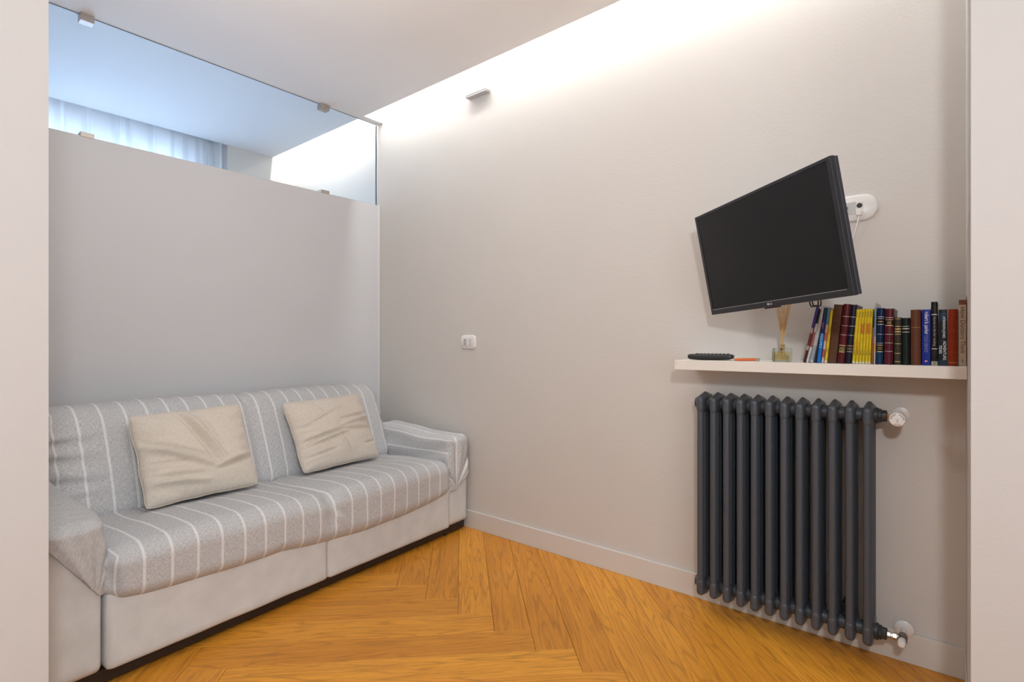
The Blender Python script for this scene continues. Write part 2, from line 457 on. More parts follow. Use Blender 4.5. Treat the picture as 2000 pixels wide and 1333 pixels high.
struct('ceiling', MB().box(-2.2, XC, -2.5, YCE, ZC, ZC + 0.03), CEIL, 'white lowered ceiling stopping short of the long wall')
struct('trim_1', MB().box(-2.2, XW + 0.2, -2.5, YF + 0.2, ZU, ZU + 0.12), CEIL, 'upper ceiling inside the light recess')
struct('trim_2', MB().box(XC - 0.20, XC - 0.18, YR, YCE, ZC + 0.03, ZU), CEIL, 'inner side of the light recess')
struct('trim_3', MB().box(XC, XW, YP - 0.035, YP + 0.03, ZC, ZC + 0.045), CEIL, 'small infill closing the light recess above the glass')

# partition
part = struct('wall_partition', MB().box(XL, XW - 0.022, YP, YP + 0.06, 0, 2.04, 0.001), PART, 'grey half-height partition behind the sofa')
struct('trim_4', MB().box(XW - 0.0218, XW - 0.0015, YP - 0.001, YP + 0.06, 0, 2.042, 0.0006), plain('strip_paint', (0.70, 0.70, 0.71), 0.6, 0, 0.2), 'thin white upright strip where partition meets wall')

# baseboards
def baseboard(name, poly_pts, label):
    mb = MB()
    (x0, y0, x1, y1) = poly_pts
    mb.box(x0, x1, y0, y1, 0, 0.101, 0.0018, 2)
    return struct(name, mb, TRIM, label)
baseboard('baseboard_right', (XW - 0.013, YR, XW, YP - 0.004), 'white skirting along the foot of the long wall')
baseboard('baseboard_pier', (XR + 0.006, YR, XW - 0.013, YR + 0.003), 'short white skirting turning along the pier')

# floor planks: herringbone laid at 45 degrees, every plank a part of the floor
PW, PL = 0.1381, 1.185
ORG = (1.513, 1.137)
S2 = math.sqrt(0.5)
def pq(p, q): return (ORG[0] + (p + q) * S2, ORG[1] + (q - p) * S2)
def clip(poly, f):
    out = []
    for i in range(len(poly)):
        a, b = poly[i], poly[(i + 1) % len(poly)]
        fa, fb = f(a), f(b)
        if fa >= 0: out.append(a)
        if (fa >= 0) != (fb >= 0):
            t = fa / (fa - fb)
            out.append((a[0] + (b[0] - a[0]) * t, a[1] + (b[1] - a[1]) * t))
    return out
BX0, BX1, BY0, BY1 = -1.3, XW - 0.010, -1.6, YP - 0.002
plank_cache = {}
def plank(p0, p1, q0, q1, horiz):
    g = 0.0005
    poly = [pq(p0 + g, q0 + g), pq(p1 - g, q0 + g), pq(p1 - g, q1 - g), pq(p0 + g, q1 - g)]
    full = list(poly)
    for f in (lambda v: v[0] - BX0, lambda v: BX1 - v[0], lambda v: v[1] - BY0, lambda v: BY1 - v[1]):
        poly = clip(poly, f)
        if len(poly) < 3: return
    area_ = abs(sum(poly[i][0] * poly[(i + 1) % len(poly)][1] - poly[(i + 1) % len(poly)][0] * poly[i][1] for i in range(len(poly)))) / 2
    if area_ < 0.002: return
    # plank wholly under the left block or the right pier is not there
    if all(v[0] < XL - 0.02 and v[1] > YL + 0.02 for v in poly) or all(v[0] > XR + 0.02 and v[1] < YR - 0.02 for v in poly): return
    cx_ = sum(v[0] for v in full) / 4; cy_ = sum(v[1] for v in full) / 4
    ang = R(-45) if horiz else R(45)
    ca, sa = math.cos(-ang), math.sin(-ang)
    L = [((x - cx_) * ca - (y - cy_) * sa, (x - cx_) * sa + (y - cy_) * ca) for x, y in poly]
    if len(poly) == 4 and abs(area_ - (PW - 2 * g) * (PL - 2 * g)) < 1e-4 and 'full' in plank_cache:
        me = plank_cache['full']
    else:
        mx_ = sum(v[0] for v in L) / len(L); my_ = sum(v[1] for v in L) / len(L)
        top = []
        for i, v in enumerate(L):           # inset by a millimetre for the eased edge
            a = Vector(L[i - 1]); b = Vector(v); c = Vector(L[(i + 1) % len(L)])
            d1 = (b - a).normalized(); d2 = (c - b).normalized()
            n1 = Vector((-d1.y, d1.x)); n2 = Vector((-d2.y, d2.x))
            if n1.dot(Vector((mx_, my_)) - b) < 0: n1 = -n1
            if n2.dot(Vector((mx_, my_)) - b) < 0: n2 = -n2
            k = 0.0009
            m_ = (n1 + n2)
            m_ = m_ / max(0.35, m_.dot(n1))
            top.append((v[0] + m_.x * k, v[1] + m_.y * k))
        n = len(L)
        V = [(x, y, -0.012) for x, y in L] + [(x, y, -0.0009) for x, y in L] + [(x, y, 0.0) for x, y in top]
        F = [tuple(range(n))[::-1], tuple(range(2 * n, 3 * n))]
        for k in range(n):
            kk = (k + 1) % n
            F.append((k, kk, n + kk, n + k)); F.append((n + k, n + kk, 2 * n + kk, 2 * n + k))
        me = bpy.data.meshes.new('plank')
        me.from_pydata(V, [], F); me.materials.append(OAK); me.update()
        bm = bmesh.new(); bm.from_mesh(me); bmesh.ops.recalc_face_normals(bm, faces=bm.faces[:]); bm.to_mesh(me); bm.free()
        if len(poly) == 4 and abs(area_ - (PW - 2 * g) * (PL - 2 * g)) < 1e-4: plank_cache['full'] = me
    o = bpy.data.objects.new('plank', me)
    o.location = (cx_, cy_, 0); o.rotation_euler = (0, 0, ang)
    link(o, floor)
for c in range(-3, 3):
    for k in range(-34, 26):
        dp = c * PL; dq = c * PL
        plank(-k * PW - PL + dp, -k * PW + dp, k * PW + dq, k * PW + PW + dq, True)
        plank(-k * PW + dp, -k * PW + PW + dp, k * PW + dq, k * PW + PL + dq, False)

# ------------------------------------------------------------------ light cove strip
led = empty('led_strip', (XC + 0.014, 0, ZU), label='warm white light strip hidden in the ceiling recess along the long wall', cat='light strip')
for y0, y1 in ((0.0, YP - 0.05), (YP + 0.05, YCE - 0.02)):
    MB().box(-0.016, 0.016, y0, y1, -0.012, 0.0).build('profile', CHROME, led)
    MB().box(-0.012, 0.012, y0 + 0.005, y1 - 0.005, -0.015, -0.0125).build('diffuser', LED if y0 < 1 else LED_FAR, led)

# ------------------------------------------------------------------ glass panel and clips
gp = empty('glass_panel', (0, YP + 0.028, 0), label='clear glass panel filling the gap between partition top and ceiling', cat='glass panel')
MB().box(XL, XW - 0.012, -0.005, 0.005, 2.046, ZC + 0.012).build('pane', GLASS, gp)
MB().box(XL, XW - 0.012, -0.0062, -0.0052, ZC - 0.004, ZC - 0.0002).build('top_edge', GLASS_EDGE, gp)
MB().box(XW - 0.012, XW - 0.009, -0.005, 0.005, 2.046, ZC - 0.006).build('side_edge', GLASS_EDGE, gp)
for xa, xb in ((0.622, 0.674), (1.826, 1.884)):
    for za, zb in ((2.569, ZC), (2.036, 2.058)):
        MB().box(xa, xb, -0.030, 0.016, za, zb, 0.0015).build('clip', CLIP, gp)

# ------------------------------------------------------------------ sheer curtain
V = []; F = []; nx = 640
cx0, cx1 = 0.30, 1.752
YCUR = 4.40
def curtain_x(px):      # where a fold seen at this pixel column hangs
    k = (px - 1000) / 1040.0; a = R(FWD)
    dx, dy = math.cos(a) + math.sin(a) * k, math.sin(a) - math.cos(a) * k
    return YCUR * dx / dy
FOLDS = [(curtain_x(p), w) for p, w in ((70, .02), (118, .022), (168, .016), (226, .014), (251, .010), (298, .015), (337, .009), (363, .010), (384, .009), (400, .008), (413, .009), (433, .008))]
for j, z in enumerate((0.03, 0.9, 1.8, 2.30, ZU - 0.002)):
    for i in range(nx + 1):
        x = cx0 + (cx1 - cx0) * i / nx
        y = YCUR + 0.010 * math.sin(x * 31 + 2 * nz_(x * 3, 1.0))
        for fx, w in FOLDS:
            y -= 0.062 * gauss(x - fx, w) * (1 - 0.25 * gauss(x - fx, w * 0.35))
        V.append((x, y, z))
for j in range(4):
    for i in range(nx):
        a = j * (nx + 1) + i
        F.append((a, a + 1, a + nx + 2, a + nx + 1))
tag(mesh_obj('curtain', V, F, SHEER, None, True), 'white sheer curtain hanging in folds behind the glass panel', 'curtain')

# ------------------------------------------------------------------ white wedge-shaped fitting high on the wall
fit = empty('wall_fitting', (XW, 2.115, 2.53), label='white wedge-shaped wall fitting just under the lit ceiling recess', cat='wall fitting')
def wedge(w0, w1, d0, d1, h):
    V = [(0, -w0, 0), (0, w0, 0), (-d0, w0, 0.0), (-d0, -w0, 0.0), (0, -w1, h), (0, w1, h), (-d1, w1, h), (-d1, -w1, h)]
    F = [(0, 1, 2, 3), (7, 6, 5, 4), (3, 2, 6, 7), (0, 3, 7, 4), (2, 1, 5, 6), (1, 0, 4, 5)]
    return V, F
fv, ff = wedge(0.087, 0.087, 0.042, 0.070, 0.120)
body = mesh_obj('body', fv, ff, plain('gypsum_white', (0.92, 0.915, 0.905), 0.6), fit)
bv = body.modifiers.new('bevel', 'BEVEL'); bv.width = 0.006; bv.segments = 3
MB().box(-0.040, 0.0, -0.080, 0.080, -0.006, 0.0).build('base_plate', GREY_PLASTIC, fit)

# ------------------------------------------------------------------ sockets
def rounded_plate(w, h, r, d, n=8):
    """plate in the y-z plane, front towards -x, soft domed rim"""
    rings = []
    for inset, x in ((0.0, 0.0), (0.0, -d * 0.45), (0.002, -d * 0.8), (0.006, -d), ):
        ring = []
        ww, hh, rr = w / 2 - inset, h / 2 - inset, max(r - inset, 0.002)
        for cxs, czs, a0 in ((1, 1, 0), (-1, 1, 90), (-1, -1, 180), (1, -1, 270)):
            for i in range(n + 1):
                a = R(a0 + 90 * i / n)
                ring.append((x, cxs * (ww - rr) + rr * math.cos(a), czs * (hh - rr) + rr * math.sin(a)))
        rings.append(ring)
    V = [v for r_ in rings for v in r_]; m = len(rings[0]); F = []
    for k in range(len(rings) - 1):
        for i in range(m):
            F.append((k * m + i, k * m + (i + 1) % m, (k + 1) * m + (i + 1) % m, (k + 1) * m + i))
    F.append(tuple((len(rings) - 1) * m + i for i in range(m)))
    return V, F

so = empty('wall_socket', (XW, 2.205, 1.093), label='small white wall socket plate above the sofa arm', cat='socket')
V, F = rounded_plate(0.118, 0.082, 0.022, 0.012)
mesh_obj('plate', V, F, WHITE_PLASTIC, so, True)
MB().box(-0.0135, -0.011, -0.034, 0.034, -0.023, 0.023, 0.001).build('insert', GREY_PLASTIC, so)
MB().box(-0.0145, -0.012, -0.032, 0.008, -0.021, 0.021, 0.001).build('module', WHITE_PLASTIC, so)
for y in (-0.021, 0.021):
    for z in (-0.0125, 0, 0.0125) if y < 0 else (-0.010, 0.010):
        MB().cyl((-0.0149, y, z), (-0.0135, y, z), 0.0028, 10).build('hole', DARK_HOLE, so)

so2 = empty('tv_socket_plate', (XW, 0.285, 1.578), label='white oval socket plate on the wall beside the television', cat='socket')
V, F = rounded_plate(0.176, 0.094, 0.045, 0.013, 12)
mesh_obj('plate', V, F, WHITE_PLASTIC, so2, True)
for k in range(4):
    y = 0.033 - 0.022 * k
    MB().box(-0.0145, -0.011, y - 0.0106, y + 0.0106, -0.0225, 0.0225, 0.001).build('module', WHITE_PLASTIC if k in (0, 3) else GREY_PLASTIC, so2)
MB().cyl((-0.016, -0.033, 0.007), (-0.013, -0.033, 0.007), 0.0088, 16).build('round_jack', BLACK_PLASTIC, so2)
MB().cyl((-0.016, 0.011, 0.002), (-0.013, 0.011, 0.002), 0.0085, 16).build('round_jack', BLACK_PLASTIC, so2)

# cables plugged into that plate, both dropping behind the television
c1 = empty('aerial_cable', (XW, 0.252, 1.568), label='white cable plugged into the right module of the oval plate', cat='cable')
MB().box(-0.028, -0.013, -0.008, 0.008, -0.020, -0.002, 0.002).build('plug', WHITE_PLASTIC, c1)
MB().tube([(-0.022, 0, -0.016), (-0.026, 0.002, -0.034), (-0.022, 0.012, -0.075), (-0.016, 0.028, -0.125), (-0.010, 0.045, -0.185), (-0.008, 0.075, -0.235), (-0.02, 0.12, -0.25), (-0.07, 0.16, -0.21), (-0.16, 0.19, -0.14)], 0.0028).build('cord', WHITE_PLASTIC, c1, 60)
c2 = empty('power_cable', (XW, 0.296, 1.580), label='white cable at the left end of the oval plate, half hidden by the television', cat='cable')
MB().cyl((-0.034, 0, 0), (-0.016, 0, 0), 0.006, 12).build('plug', WHITE_PLASTIC, c2, 40)
MB().tube([(-0.030, 0, 0), (-0.046, 0.002, -0.008), (-0.050, 0.006, -0.040), (-0.042, 0.012, -0.085), (-0.040, 0.03, -0.14), (-0.06, 0.08, -0.19), (-0.12, 0.14, -0.17), (-0.2, 0.17, -0.13)], 0.003).build('cord', WHITE_PLASTIC, c2, 60)

# ------------------------------------------------------------------ television on its wall arm
TW, TH = 0.652, 0.386
t_yaw, t_tilt, t_roll = R(143.05), R(-10.08), R(2.0)
tn = Vector((math.cos(t_tilt) * math.cos(t_yaw), math.cos(t_tilt) * math.sin(t_yaw), math.sin(t_tilt)))
tr_ = Vector((0, 0, 1)).cross(tn).normalized(); tu = tn.cross(tr_)
tr2 = tr_ * math.cos(t_roll) + tu * math.sin(t_roll); tu2 = -tr_ * math.sin(t_roll) + tu * math.cos(t_roll)
tv = empty('television', label='black flat television tilted forward on a wall arm above the shelf', cat='television')
tv_c = Vector((1.883, 0.4875, 1.4025))
# local axes: x = viewer's right, y = away from the viewer, z = up of the panel
tv_M = Matrix((( tr2.x, -tn.x, tu2.x, tv_c.x), (tr2.y, -tn.y, tu2.y, tv_c.y), (tr2.z, -tn.z, tu2.z, tv_c.z), (0, 0, 0, 1)))
tv.matrix_world = tv_M
TV_BODY = plain('tv_casing', (0.016, 0.017, 0.021), 0.33, 0, 0.5, 100, 0.08)
TV_SIDE = plain('tv_side_band', (0.030, 0.033, 0.045), 0.30, 0, 0.5, 100, 0.08)
SCREEN = plain('dark_screen', (0.0055, 0.0055, 0.006), 0.22, 0, 0.35, 6, 0.05)
W2, H2 = TW / 2, TH / 2
bz = 0.0105; bb = 0.021
mb = MB()
mb.box(-W2, -W2 + bz, 0, 0.016, -H2, H2, 0.0015).box(W2 - bz - 0.004, W2, 0, 0.016, -H2, H2, 0.0015)
mb.box(-W2 + bz - 0.001, W2 - bz - 0.003, 0.0003, 0.016, H2 - bz, H2, 0.0015).box(-W2 + bz - 0.001, W2 - bz - 0.003, 0.0003, 0.016, -H2, -H2 + bb, 0.0015)
mb.build('bezel', TV_BODY, tv)
MB().box(-W2 + bz, W2 - bz - 0.004, 0.003, 0.007, -H2 + bb, H2 - bz).build('screen', SCREEN, tv)
MB().box(-W2 + 0.001, W2 - 0.001, 0.016, 0.029, -H2 + 0.001, H2 - 0.001, 0.002).build('side_band', TV_SIDE, tv)
MB().box(-W2 + 0.035, W2 - 0.040, 0.029, 0.046, -H2 + 0.02, H2 - 0.03, 0.006, 3).build('back_cover', TV_BODY, tv)
MB().box(-W2 + 0.10, W2 - 0.10, 0.046, 0.066, -H2 + 0.035, H2 - 0.09, 0.010, 3).build('back_housing', TV_BODY, tv)
MB().box(-W2 + 0.012, W2 - 0.020, -0.0006, 0.0005, -H2 + bb - 0.0022, -H2 + bb - 0.0008).build('bright_line', CHROME, tv)
MB().box(-0.034, 0.034, 0.004, 0.014, -H2 - 0.005, -H2 + 0.001, 0.0015).build('sensor_bar', plain('sensor_plastic', (0.05, 0.012, 0.02), 0.25), tv)

def text_mesh(name, txt, size, mat, parent, M, extr=0.0001, fit=None, bold=0.0):
    cu = bpy.data.curves.new(name, 'FONT')
    cu.body = txt; cu.size = size; cu.extrude = extr; cu.offset = bold
    cu.align_x = 'CENTER'; cu.align_y = 'CENTER'; cu.resolution_u = 3
    ob = bpy.data.objects.new('tmp_text', cu)
    me = bpy.data.meshes.new_from_object(ob)
    bpy.data.objects.remove(ob); bpy.data.curves.remove(cu)
    if len(me.vertices):
        xs = [v.co.x for v in me.vertices]; ys = [v.co.y for v in me.vertices]
        mx_, my_ = (min(xs) + max(xs)) / 2, (min(ys) + max(ys)) / 2
        sx = fit / (max(xs) - min(xs)) if fit else 1.0
        for v in me.vertices: v.co = Vector(((v.co.x - mx_) * sx, v.co.y - my_, v.co.z))
    me.transform(M)
    me.materials.clear(); me.materials.append(mat); me.name = name
    return link(bpy.data.objects.new(name, me), parent)

LOGO = plain('logo_grey', (0.55, 0.55, 0.57), 0.35)
MT = Matrix(((1, 0, 0, 0), (0, 0, -1, 0), (0, 1, 0, 0), (0, 0, 0, 1)))   # text on the panel front
MB().lathe([(0.0042, 0), (0.0042, 0.0008)], (-0.0075, 0.0006, -H2 + 0.0105), (0, -1, 0), 18).build('logo_disc', LOGO, tv)
text_mesh('logo_letters', 'LG', 0.0095, LOGO, tv, Matrix.Translation((0.006, -0.0003, -H2 + 0.0105)) @ MT, bold=0.0002)

arm = empty('television_bracket', (XW, 0.66, 1.43), label='black folding wall arm holding the television', cat='tv bracket')
MB().box(-0.012, 0.0, -0.035, 0.035, -0.11, 0.11, 0.002).build('wall_plate', BLACK_PLASTIC, arm)
back_c = tv_M @ Vector((0, 0.068, 0.0))
bl = back_c - Vector((XW, 0.66, 1.43))
el = Vector((-0.10, -0.135, 0.0))
MB().cyl((-0.030, 0, -0.04), (-0.030, 0, 0.04), 0.014, 16).build('pivot', BLACK_PLASTIC, arm, 40)
MB().tube([(-0.012, 0, 0), (-0.03, 0, 0), el], 0.012, 10).build('inner_link', BLACK_PLASTIC, arm, 60)
MB().cyl(el + Vector((0, 0, -0.03)), el + Vector((0, 0, 0.03)), 0.014, 16).build('pivot', BLACK_PLASTIC, arm, 40)
MB().tube([el, bl + Vector((0.035, -0.02, 0.0)), bl + Vector((0.012, -0.008, 0))], 0.012, 10).build('outer_link', BLACK_PLASTIC, arm, 60)
hm = MB().box(-0.06, 0.06, -0.006, 0.006, -0.06, 0.06, 0.002).build('head_plate', BLACK_PLASTIC, arm)
hm.matrix_local = Matrix.Translation(bl) @ tv_M.to_3x3().to_4x4()
# coil of black cable hanging under the set
pts = []
for i in range(60):
    a = 2 * math.pi * i / 26 + 1.2
    k = i / 59
    pts.append(Vector((0.118 + 0.024 * k + 0.014 * math.cos(a), 0.012, -H2 - 0.007 + 0.014 * math.sin(a) + 0.004 * math.sin(3 * a))))
pts = [Vector((0.11, 0.03, -H2 + 0.03))] + pts + [Vector((0.168, 0.02, -H2 + 0.02)), Vector((0.175, 0.03, -H2 + 0.06))]
cc = empty('black_cable', label='looped black cable hanging below the television', cat='cable')
cc.matrix_world = tv_M @ Matrix.Translation((0, 0.045, 0))
MB().tube(pts, 0.0021, 6).build('loop', BLACK_PLASTIC, cc, 60)

# ------------------------------------------------------------------ shelf and what lies on it
SX0, SZ = 2.064, 1.024
sh = empty('wall_shelf', (SX0, (0.856 + YR) / 2, SZ - 0.038), label='white floating wall shelf above the radiator', cat='shelf')
sl = (0.856 - YR - 0.001) / 2
MB().box(0, XW - SX0, -sl, sl, 0, 0.038, 0.0012).build('board', SHELF_WHITE, sh)
MB().cyl((-0.0004, sl - 0.008, 0.022), (0.002, sl - 0.008, 0.022), 0.0016, 10).build('screw_hole', plain('screw_shadow', (0.3, 0.26, 0.2), 0.7), sh)

# remote control
rc = empty('remote_control', (2.140, 0.738, SZ), (0, 0, R(10)), 'black remote control lying at the left end of the shelf', 'remote control')
V, F, O = rbox(-0.024, 0.024, -0.086, 0.086, 0.0, 0.023, 0.0085, 6, 16, 5)
for v in V:
    v.z += 0.004 * (abs(v.y) / 0.086) ** 2 * (1 if v.z < 0.01 else 0.3)
mesh_obj('case', V, F, BLACK_PLASTIC, rc, True)
BTN = plain('button_rubber', (0.09, 0.09, 0.09), 0.6)
for i in range(9):
    for j in range(3):
        MB().box(-0.016 + j * 0.012, -0.008 + j * 0.012, -0.068 + i * 0.0145, -0.060 + i * 0.0145, 0.0215, 0.0268, 0.001).build('button', BTN, rc)

# pen
ORANGE = plain('orange_plastic', (0.72, 0.16, 0.035), 0.35)
pen = empty('ballpoint_pen', (2.125, 0.600, SZ + 0.0055), (0, 0, R(38)), 'short orange ballpoint pen with silver end lying on the shelf', 'pen')
MB().lathe([(0.0035, -0.045), (0.0052, -0.030), (0.0055, 0.0), (0.0052, 0.036)], (0, 0, 0), (0, -1, 0), 14).build('barrel', ORANGE, pen, 50)
MB().lathe([(0.0052, 0.036), (0.0050, 0.050), (0.003, 0.0515)], (0, 0, 0), (0, -1, 0), 14).build('end_cap', CHROME, pen, 50)
MB().lathe([(0.0006, -0.060), (0.0033, -0.045)], (0, 0, 0), (0, -1, 0), 12).build('tip', CHROME, pen, 50)

# reed diffuser
df = empty('reed_diffuser', (2.150, 0.480, SZ), (0, 0, R(4)), 'square glass reed diffuser with a bunch of sticks, beside the magazines', 'reed diffuser')
MB().box(-0.028, 0.028, -0.030, 0.030, 0.0006, 0.050, 0.003, 2).build('bottle', BOTTLE, df)
MB().box(-0.0245, 0.0245, -0.0265, 0.0265, 0.005, 0.036, 0.002, 2).build('fragrance_oil', OIL, df)
MB().lathe([(0.0105, 0.050), (0.0105, 0.064), (0.0075, 0.064), (0.0075, 0.050)], (0, 0, 0), (0, 0, 1), 18, cap=False).build('neck', NECK, df, 40)
MB().lathe([(0.0109, 0.0495), (0.0113, 0.052)], (0, 0, 0), (0, 0, 1), 18).build('neck_ring', plain('neck_ring_tan', (0.62, 0.44, 0.28), 0.5), df, 40)
REED = plain('rattan_reed', (0.66, 0.44, 0.20), 0.7, 0, 0.3, 120, 0.18)
for i, (a, lean) in enumerate(((20, .05), (75, .085), (95, .115), (130, .06), (200, .09), (250, .11), (268, .135), (285, .085), (300, .13), (330, .07))):
    dx, dy = math.cos(R(a)), math.sin(R(a))
    MB().cyl((-dx * 0.010, -dy * 0.012, 0.008), (dx * lean * 0.19, dy * lean * 0.22 + 0.0, 0.215 + 0.006 * (i % 3)), 0.0015, 6).build('reed', REED, df)

# books: pixel extents turned into places on the shelf; spines share a line near the front edge
F_PX = 1040.0
th_ = R(FWD)
def px_on_x(px, py, X):
    fx, fy = math.cos(th_), math.sin(th_)
    rx, ry = math.sin(th_), -math.cos(th_)
    k = (px - 1000) / F_PX
    dx, dy, dz = fx + rx * k, fy + ry * k, -(py - 666) / F_PX
    t = X / dx
    return dy * t, CAM_H + dz * t

GOLD = plain('gold_print', (0.66, 0.47, 0.20), 0.4, 0.3)
SILVER = plain('silver_print', (0.62, 0.60, 0.56), 0.4, 0.2)
PRINT_WHITE = plain('white_print', (0.80, 0.80, 0.80), 0.6)
PRINT_BROWN = plain('brown_print', (0.10, 0.07, 0.05), 0.6)
PRINT_ORANGE = plain('orange_print', (0.60, 0.17, 0.03), 0.6)
PRINT_BLACK = plain('black_print', (0.03, 0.03, 0.03), 0.6)
PRINT_SKY = plain('sky_print', (0.30, 0.60, 0.85), 0.6)
PRINT_PINK = plain('pink_print', (0.55, 0.16, 0.42), 0.6)
PRINT_GREYBLUE = plain('grey_blue_print', (0.20, 0.22, 0.42), 0.6)
_bm = {}
def bmat(col, rough=0.5):
    k = (col, rough)
    if k not in _bm: _bm[k] = plain('book_cloth_%d' % len(_bm), tuple(c * (0.72 if max(col) < 0.2 else 0.92) for c in col), rough, 0, 0.22, 90, 0.10, 0.15, 400)
    return _bm[k]
# text running down a spine that faces -x: reading direction -z, letter tops towards -y
MSP = Matrix(((0, 0, -1, 0), (0, -1, 0, 0), (-1, 0, 0, 0), (0, 0, 0, 1)))
BOOKX = 2.098
def book(bl, br, by, tl, tr, ty, col, label, depth=0.125, soft=False, rough=0.5, bands=(), texts=(), blocks=(), group=None, round_=0.0035, cat='book', x=BOOKX, name='book'):
    """bl..br: foot of the spine, tl..tr: head of the spine, in pixels; bands/blocks in fractions of the height"""
    yl, _ = px_on_x(bl, by, x); yr, _ = px_on_x(br, by, x)
    ytl, zt = px_on_x(tl, ty, x); ytr, _ = px_on_x(tr, ty, x)
    yb = (yl + yr) / 2; yt = (ytl + ytr) / 2
    dz = zt - SZ
    ang = math.atan2(yb - yt, dz)
    h = math.hypot(yb - yt, dz)
    w = abs(yl - yr) * math.cos(ang) * 0.965
    b = empty(name, (x, yb, SZ + 0.0004 + (w / 2) * abs(math.sin(ang))), (ang, 0, 0), label, cat, group)
    m = bmat(col, rough)
    t = min(0.0024 if not soft else 0.0006, w * 0.2)
    depth = min(depth, XW - x - 0.012)
    # cover: curved spine + two boards as one U-shaped mesh
    prof = []
    n = 6
    for i in range(n + 1):
        a = -1 + 2 * i / n
        prof.append((-(1 - a * a) * min(round_, w * 0.3) + 0.0, a * w / 2))
    outer = [(depth, -w / 2)] + prof + [(depth, w / 2)]
    inner = [(depth, w / 2 - t), (t, w / 2 - t), (t, -w / 2 + t), (depth, -w / 2 + t)]
    MB().prism(outer + inner, 0, h).build('cover', m, b)
    pg = 0.0025 if not soft else 0.0005
    if w > 3 * t:
        MB().box(t, depth - 0.003, -w / 2 + t, w / 2 - t, pg, h - pg).build('pages', PAGES, b)
    def curved(z0, z1, mat, nm, k=1.0, lift=0.0004):
        pr = [(px_ - lift, py_ * k) for px_, py_ in prof]
        bk = [(px_ + 0.0003, py_ * k) for px_, py_ in prof][::-1]
        MB().prism(pr + bk, z0, z1).build(nm, mat, b)
    for (f0, f1, c) in blocks:
        curved(h * f0, h * f1, c if not isinstance(c, tuple) else bmat(c, rough), 'spine_panel', 1.0, 0.0003)
    for (f, th, c) in bands:
        curved(h * f - th / 2, h * f + th / 2, c, 'spine_band', 0.94, 0.0007)
    for (txt, f, ln, sz, mat, yo) in texts:
        off = (1 - (2 * yo / w) ** 2) * min(round_, w * 0.3)
        text_mesh('title', txt, sz, mat, b, Matrix.Translation((-off - 0.0006, yo, h * f)) @ MSP, fit=ln * h)
    return b

G_MAG = None
book(1568, 1573, 708, 1594, 1600, 599, (0.42, 0.30, 0.30), 'thin white and maroon magazine with violet top, leaning at the left end of the row', soft=True, rough=0.35,
     blocks=((0.62, 1.0, (0.05, 0.035, 0.22)), (0.30, 0.52, (0.16, 0.03, 0.03)), (0.0, 0.22, (0.09, 0.02, 0.02))), cat='magazine', name='magazine', depth=0.15)
book(1574, 1579, 708, 1601, 1606, 600, (0.58, 0.56, 0.56), 'thin pale magazine with black top, second from the left end of the row', soft=True, rough=0.35,
     blocks=((0.70, 0.96, (0.02, 0.02, 0.03)), (0.28, 0.55, (0.30, 0.10, 0.09))), cat='magazine', name='magazine', depth=0.15)
book(1580, 1588, 708, 1606, 1611, 598, (0.46, 0.46, 0.48), 'thin grey magazine leaning just left of the bright blue booklet', soft=True, rough=0.35,
     blocks=((0.05, 0.30, (0.30, 0.33, 0.36)), ), cat='magazine', name='magazine', depth=0.15)
book(1595, 1603, 708, 1607, 1617, 602, (0.015, 0.16, 0.52), 'bright blue booklet with light blue lettering, leaning near the left end of the row', soft=True, rough=0.35,
     blocks=((0.52, 0.82, (0.03, 0.03, 0.16)), (0.82, 1.0, (0.02, 0.05, 0.06))), texts=(('POLPES', 0.40, 0.26, 0.010, PRINT_SKY, 0.0), ('mini', 0.68, 0.11, 0.008, PRINT_PINK, 0.0)), depth=0.14)
book(1604, 1609, 708, 1617, 1621, 602, (0.62, 0.48, 0.46), 'thin white and red booklet squeezed between blue booklet and yellow magazine', soft=True, rough=0.35,
     blocks=((0.70, 1.0, (0.10, 0.24, 0.42)), (0.1, 0.25, (0.45, 0.10, 0.07)), (0.4, 0.55, (0.5, 0.13, 0.08))), cat='magazine', name='magazine', depth=0.14)
YEL = (0.74, 0.55, 0.02)
book(1610, 1615.5, 708, 1622, 1627, 606, YEL, 'single yellow-spined magazine leaning against the plain brown book', soft=True, rough=0.35,
     blocks=((0.0, 0.04, (0.75, 0.70, 0.5)),), texts=(('GEOGRAPHIC', 0.52, 0.26, 0.0065, PRINT_ORANGE, 0.0), ('1998', 0.24, 0.08, 0.006, PRINT_BLACK, 0)), cat='magazine', name='magazine', depth=0.15)
book(1616, 1633, 709, 1629, 1646, 596, (0.135, 0.062, 0.034), 'plain worn brown cloth book, left neighbour of the dark red gilt volume', rough=0.7, depth=0.14,
     bands=((0.72, 0.0008, bmat((0.2, 0.12, 0.07))),))
book(1634, 1649, 709, 1648, 1662, 595, (0.115, 0.010, 0.012), 'leaning dark red leather volume with a gilt label near its foot', depth=0.14, rough=0.35, round_=0.005,
     blocks=((0.185, 0.275, (0.05, 0.045, 0.01)),), bands=((0.79, 0.0012, SILVER), (0.635, 0.0012, SILVER), (0.48, 0.0012, SILVER), (0.30, 0.0025, GOLD), (0.19, 0.0025, GOLD), (0.265, 0.001, GOLD), (0.245, 0.001, GOLD), (0.225, 0.001, GOLD), (0.21, 0.0008, GOLD)))
book(1650, 1663, 709, 1662.5, 1674.5, 596, (0.012, 0.014, 0.030), 'leaning black-blue leather volume with silver label between red volume and yellow magazines', depth=0.14, rough=0.35, round_=0.005,
     bands=((0.79, 0.0012, SILVER), (0.635, 0.0012, SILVER), (0.48, 0.0010, SILVER), (0.30, 0.0016, GOLD), (0.26, 0.0008, GOLD), (0.235, 0.0008, GOLD), (0.20, 0.0016, SILVER)))
yb_ = (1664, 1670.5, 1677, 1683, 1689, 1695, 1701)
